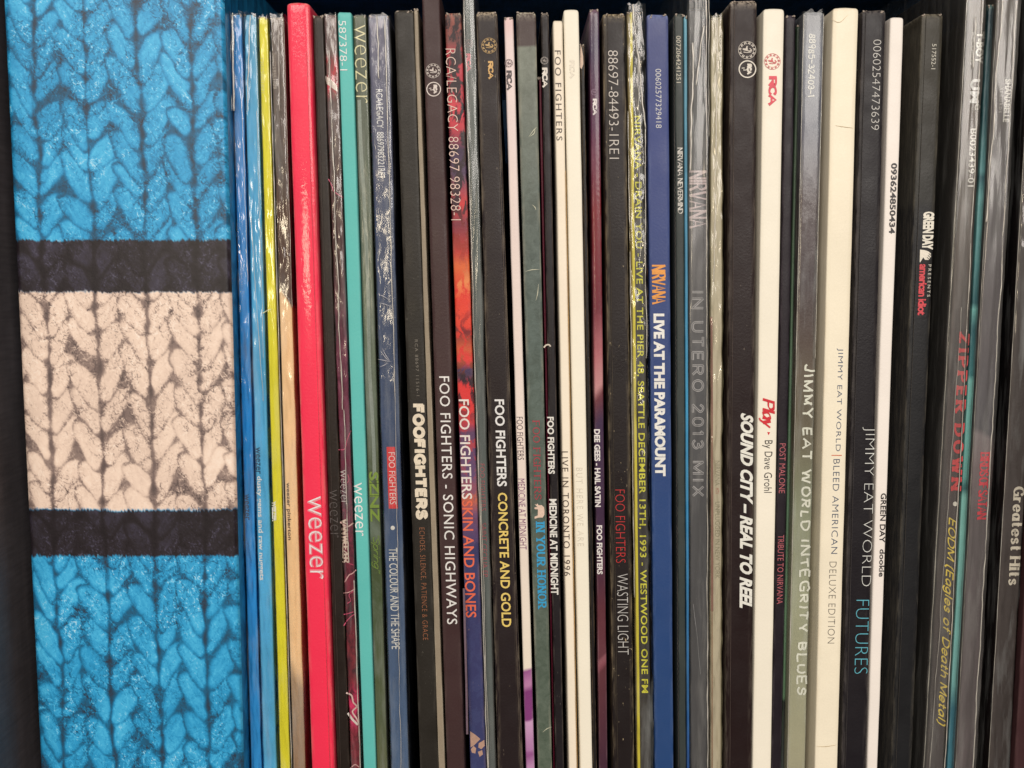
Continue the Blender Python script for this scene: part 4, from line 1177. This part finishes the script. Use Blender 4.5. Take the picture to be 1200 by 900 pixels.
# 30
R = sleeve('city', (855.4, 887), (850, 881.2), 1, sleeve_mat('umber_black_board', [(0, col(34, 21, 21))], wear=(216, 200, 180), wearamt=0.16, specks=0.12),
           'thick umber black record spine with two round white emblems and a bold slanted white title', p=0.003, worn=1.5)
dog_emblem(R, 875.6, 58.7, 10.3, (216, 204, 190)); rca_circle(R, 875.9, 81, 10.4, (236, 226, 210))
text(R, 'SOUND CITY \u2013 REAL TO REEL', 484, 712.7, 867.2, 882.2, (248, 242, 230), bold=0.045, slant=0.35)
seam(R, 4, 900, 0.17, 0.8, 0.0003, 0.2, 1, mat=ink((92, 76, 70)), name='fold_line')
# 31
R = sleeve('play', (894.4, 919), (881.8, 903.6), 10, plain('ivory_board_a', (247, 236, 217), wear=(226, 206, 170), wearamt=0.2, specks=0.03, vary=0.03),
           'ivory record spine with a red logo near the top and a red and black title', p=0.004, worn=0.2, roundtop=0.05)
dog_emblem(R, 905.2, 72, 9.3, (216, 96, 96)); rca_block(R, 89, 124.3, 900.6, 910.4, (232, 62, 82))
drawn(R, 'Play', 466, 503, 889.6, 908, (226, 30, 46), wt=4.2, nib=25, thin=0.32, slant=0.22, track=0.10, serif=1.3)
poly(R, 'arrow_mark', [(899.2, 506.2), (902.6, 506.6), (900.6, 510)], (226, 30, 46))
text(R, 'By Dave Grohl', 516, 577.4, 892.8, 905, (44, 38, 38), bold=-0.004)
# 32
R = sleeve('post', (920.8, 932.6), (904.2, 915.8), 18, sleeve_mat('violet_black_board', [(0, col(32, 25, 32))], wear=(110, 100, 110), wearamt=0.35, specks=0.05),
           'narrow violet black record spine with a small dusty pink title', p=0.0005)
text(R, 'POST MALONE', 519.7, 578, 913.2, 920.2, (206, 108, 116), bold=-0.01); text(R, 'TRIBUTE TO NIRVANA', 627, 707.8, 911, 918, (206, 108, 116), bold=-0.01)
# 33
R = sleeve('blues', (941.4, 966), (922.4, 943.6), 14, sleeve_mat('sage_board', [(14, col(108, 108, 116)), (60, col(118, 120, 132)), (150, col(96, 96, 110)), (240, col(84, 70, 72)), (330, col(80, 68, 70)), (400, col(94, 80, 74)), (440, col(106, 94, 82)), (520, col(118, 110, 92)), (590, col(146, 148, 124)), (700, col(162, 162, 136)), (900, col(172, 166, 140))], wear=(210, 212, 206), wearamt=0.5, rough=0.32, coat=0.25, specks=0.1),
           'glossy record spine, grey above and sage green below, with hand drawn white capitals', p=0.003, worn=0.7)
drawn(R, '88985-32403-1', 39.4, 113.7, 946.6, 955.8, (236, 232, 224), wt=1.3, jitter=0.10, track=0.22, name='catalogue_number')
drawn(R, 'JIMMY EAT WORLD INTEGRITY BLUES', 426.5, 815, 937.2, 949.8, (246, 242, 226), wt=2.3, jitter=0.13, track=0.36, spacew=0.5, caps=(-0.05, 1.05))
film(R, 13, 0.2, 0.5, 0.0005, 0.0002, FILM_DULL)
seam(R, 16, 900, 0.02, 0.9, 0.0010, 0.3, 1); seam(R, 16, 420, 0.97, 0.8, 0.001, 0.3, 2)
R2 = sleeve('green_edge', (934.5, 941.0), (915.4, 921.8), 30, sleeve_mat('moss_board', [(30, col(44, 54, 46)), (200, col(84, 102, 84)), (560, col(104, 136, 108)), (818, col(108, 142, 110)), (822, col(44, 48, 46)), (900, col(74, 80, 78))], specks=0.05, wear=(120, 150, 120)),
            'thin moss green record edge just left of the hand drawn capitals', p=-0.001, bevel=0.0002)
# 34
R = sleeve('bleed', (975.6, 1006), (954.6, 981.4), 9, plain('buttermilk_board', (245, 233, 208), wear=(206, 176, 128), wearamt=0.22, specks=0.06, vary=0.045),
           'wide buttermilk record spine with a thin navy title split by a small orange bar', p=0.005, worn=0.5, roundtop=0.04)
text(R, 'JIMMY EAT WORLD', 408, 528.8, 979.2, 986.6, (62, 84, 118), bold=-0.012, space=1.1); line(R, 'orange_bar', [(974.8, 533.6), (986.4, 533.6)], 0.9, (232, 112, 72), smooth=False)
text(R, 'BLEED AMERICAN', 538, 649, 975.4, 982.8, (70, 88, 116), bold=-0.012, space=1.1); text(R, 'DELUXE EDITION', 658.3, 754, 971, 979.2, (112, 106, 100), bold=-0.018, space=1.1)
line(R, 'dent', [(979, 147), (988, 148.5), (1000, 150)], 0.8, (206, 184, 146), taper=True); line(R, 'dent', [(957, 875), (968, 875), (980, 873)], 0.8, (216, 190, 148), taper=True); line(R, 'dent', [(974, 22), (984, 26), (994, 17)], 0.7, (224, 200, 160), taper=True)
# 35
R = sleeve('futures', (1010, 1038), (985.4, 1015), 12, plain('graphite_board', (28, 24, 28), wear=(132, 124, 118), wearamt=0.4, specks=0.12, vary=0.06),
           'wide graphite black record spine with a thin white title and cyan last word', p=0.003, worn=1.0)
text(R, '00602547473639', 46.4, 152.2, 1022, 1031.4, (216, 212, 204), bold=-0.02, name='catalogue_number')
text(R, 'JIMMY EAT WORLD', 500.4, 687, 1008.4, 1023, (240, 240, 232), bold=-0.028); text(R, 'FUTURES', 703, 789.6, 1002.4, 1017.6, (104, 190, 206), bold=-0.026)
seam(R, 14, 900, 0.18, 0.6, 0.0003, 0.25, 1, mat=ink((84, 78, 78)), name='fold_line')
# 36
R = sleeve('dookie', (1043.2, 1059.4), (1016, 1028.6), 20, plain('white_board_b', (244, 234, 224), wear=(214, 200, 180), wearamt=0.2, specks=0.03, vary=0.03),
           'narrow white record spine with a bold black number and small black title', p=0.002, worn=0.2, roundtop=0.03)
text(R, '093624850434', 191, 273.8, 1043, 1050.2, (40, 36, 40), bold=0.03, name='catalogue_number')
text(R, 'GREEN DAY', 578, 635.8, 1031.4, 1038, (44, 40, 42), bold=0.02); text(R, 'dookie', 643.6, 676, 1030.4, 1036.6, (44, 40, 42), bold=0.02)
# 37
R = sleeve('idiot', (1079.6, 1105.4), (1044, 1068), 16, sleeve_mat('grey_black_board', [(16, col(56, 52, 43)), (236, col(44, 43, 40)), (246, col(27, 27, 29)), (900, col(27, 27, 29))], wear=(160, 150, 130), wearamt=0.25, specks=0.1),
           'dark grey record spine with a small white and red title in its upper half', p=0.001, worn=0.9)
text(R, '517552-1', 51.3, 81, 1091.8, 1096.8, (206, 200, 184), name='catalogue_number')
text(R, 'GREEN DAY', 248, 292.6, 1081.2, 1094.2, (244, 236, 218), bold=0.055, space=0.94)
poly(R, 'hand_mark', [(1078.2, 292.5), (1083, 293), (1087.6, 294.4), (1090.8, 297), (1091, 301), (1088.2, 304.6), (1084, 304.4), (1082, 301.5), (1078.4, 307.4), (1077.8, 307.2)], (240, 230, 212))
for q in ([(1088.6, 297.2), (1091.8, 300)], [(1087.6, 299.4), (1091, 302.4)], [(1086.6, 301.6), (1090, 304.6)]):
    line(R, 'hand_mark', q, 0.7, (60, 56, 54), lift=0.0002, smooth=False)
text(R, 'american idiot', 309.5, 369.3, 1076.4, 1086.2, (224, 66, 76), bold=0.03, space=0.9); text(R, 'PRESENTS', 310, 347.7, 1087.2, 1090.6, (222, 214, 198), bold=0.0, space=1.5)
seam(R, 20, 900, 0.24, 0.6, 0.0002, 0.2, 1, mat=ink((84, 78, 72)), name='fold_line')
# 38
R = sleeve('zipper', (1135, 1154.6), (1085.4, 1107), -40, sleeve_mat('smoky_board', [(0, col(96, 88, 84)), (250, col(96, 88, 82)), (420, col(72, 66, 66)), (900, col(70, 62, 62))], stops2=[(0, col(120, 108, 98)), (400, col(84, 70, 68)), (900, col(74, 66, 66))], mscale=300, mthr=(0.4, 0.7), mstretch=(1.5, 1, 0.1), wear=(140, 130, 120)),
           'tall smoky grey record spine in thick plastic with red ornate capitals and yellow script', p=0.001, worn=0.2)
text(R, 'T-BOY', 37, 75, 1143.6, 1152.6, (250, 244, 232), bold=0.04); text(R, 'RECORDS', 38, 76, 1137.8, 1141.8, (206, 200, 190), bold=0.02)
text(R, 'UM', 92.6, 121, 1137, 1147.8, (255, 252, 244), bold=0.035); text(R, 'e', 121.5, 129, 1142.4, 1148.2, (230, 224, 214), bold=0.0)
text(R, 'B0023439-01', 150.7, 218.7, 1135.6, 1143, (244, 238, 228), bold=0.01, name='catalogue_number')
drawn(R, 'ZIPPER DOWN', 389.5, 574.7, 1119.4, 1131.2, (220, 66, 70), wt=4.4, nib=8, thin=0.5, serif=2.6, track=0.5, spacew=0.55)
disc(R, 'bullet', 1119.4, 590.5, 2.7, (238, 230, 216))
drawn(R, 'EODM (Eagles of Death Metal)', 605.8, 851.4, 1102.6, 1115.4, (255, 214, 84), wt=2.3, nib=35, thin=0.45, slant=0.35, track=0.2, spacew=0.4)
film(R, -60, 4.2, 1.2, 0.0014, 0.0006, FILM_GREY, calm=0.3)
seam(R, -50, 900, -0.14, 1.5, 0.0010, 0.5, 1); seam(R, -50, 900, 0.80, 1.4, 0.0022, 1.0, 2, bots=1.0); seam(R, 360, 900, 0.55, 0.6, 0.0022, 1.3, 3, bots=0.2); seam(R, 20, 80, 0.4, 2.4, 0.0022, 1.6, 5)
# teal slip
sleeve('tealslip', (1157.8, 1164.4), (1109.6, 1117.4), 5, sleeve_mat('dark_teal_slip', [(5, col(20, 44, 52)), (140, col(34, 74, 80)), (200, col(84, 136, 138)), (208, col(40, 84, 92)), (230, col(96, 150, 150)), (290, col(80, 128, 128)), (356, col(40, 84, 90)), (362, col(100, 156, 150)), (385, col(44, 88, 94)), (440, col(60, 110, 112)), (446, col(108, 164, 156)), (560, col(96, 150, 142)), (572, col(48, 86, 88)), (582, col(116, 168, 158)), (800, col(110, 160, 156)), (830, col(58, 100, 112)), (900, col(62, 110, 124))], wear=(170, 206, 200), wearamt=0.3, specks=0.05, rough=0.3),
       'thin dark teal record edge between the two thick plastic bags', p=0.0, bevel=0.0002)
# 39
R = sleeve('birds', (1168.4, 1194.5), (1120.4, 1142.6), -34, sleeve_mat('ash_board', [(0, col(108, 100, 96)), (200, col(96, 90, 92)), (400, col(88, 80, 84)), (500, col(78, 74, 80)), (506, col(122, 110, 112)), (540, col(112, 98, 100)), (600, col(92, 82, 84)), (900, col(88, 76, 78))], slant=-0.014, wear=(160, 150, 146), wearamt=0.2),
           'ash grey record spine in a glossy plastic bag with a small red ornate title', p=0.001, worn=0.2)
text(R, 'SHANABELLE', 92.6, 143, 1176.6, 1183.8, (226, 220, 210), bold=0.03); text(R, 'RECORDS', 103, 132, 1171.2, 1174.4, (206, 200, 192), space=1.5)
drawn(R, 'BIRDS OF SATAN', 529.8, 608.8, 1147, 1158, (226, 44, 66), wt=2.3, nib=10, thin=0.5, serif=1.1, track=0.14, spacew=0.2)
film(R, -60, 1.2, 1.5, 0.0014, 0.0007, FILM_GREY, calm=0.35)
seam(R, -50, 900, 0.84, 1.7, 0.0024, 1.5, 1, bots=0.88); seam(R, -50, 260, 0.22, 2.2, 0.0024, 2.0, 2, bots=0.02); seam(R, -50, 900, -0.03, 1.0, 0.001, 0.4, 3)
# 40
R = sleeve('hits', (1208.8, 1234), (1158.4, 1183.4), -60, plain('brown_grey_board', (74, 66, 64), wear=(130, 118, 112), wearamt=0.4, specks=0.4),
           'brown grey record spine at the right end with fat cream serif words', p=0.001, worn=0.3)
drawn(R, 'Greatest Hits', 570, 686, 1184.8, 1197.4, (226, 214, 196), wt=3.4, nib=6, thin=0.42, serif=1.8, track=0.30, spacew=0.35)
film(R, -60, 0.4, 0.6, 0.0006, 0.0005, FILM_TIGHT)
seam(R, -50, 900, 0.0, 0.8, 0.0008, 0.4, 1)
# 41
sleeve('last', (1241, 1262), (1188.6, 1210), -10, plain('oxblood_board', (70, 44, 46), wear=(120, 90, 88), wearamt=0.3), 'oxblood record spine cut by the right edge of the picture', p=0.002)
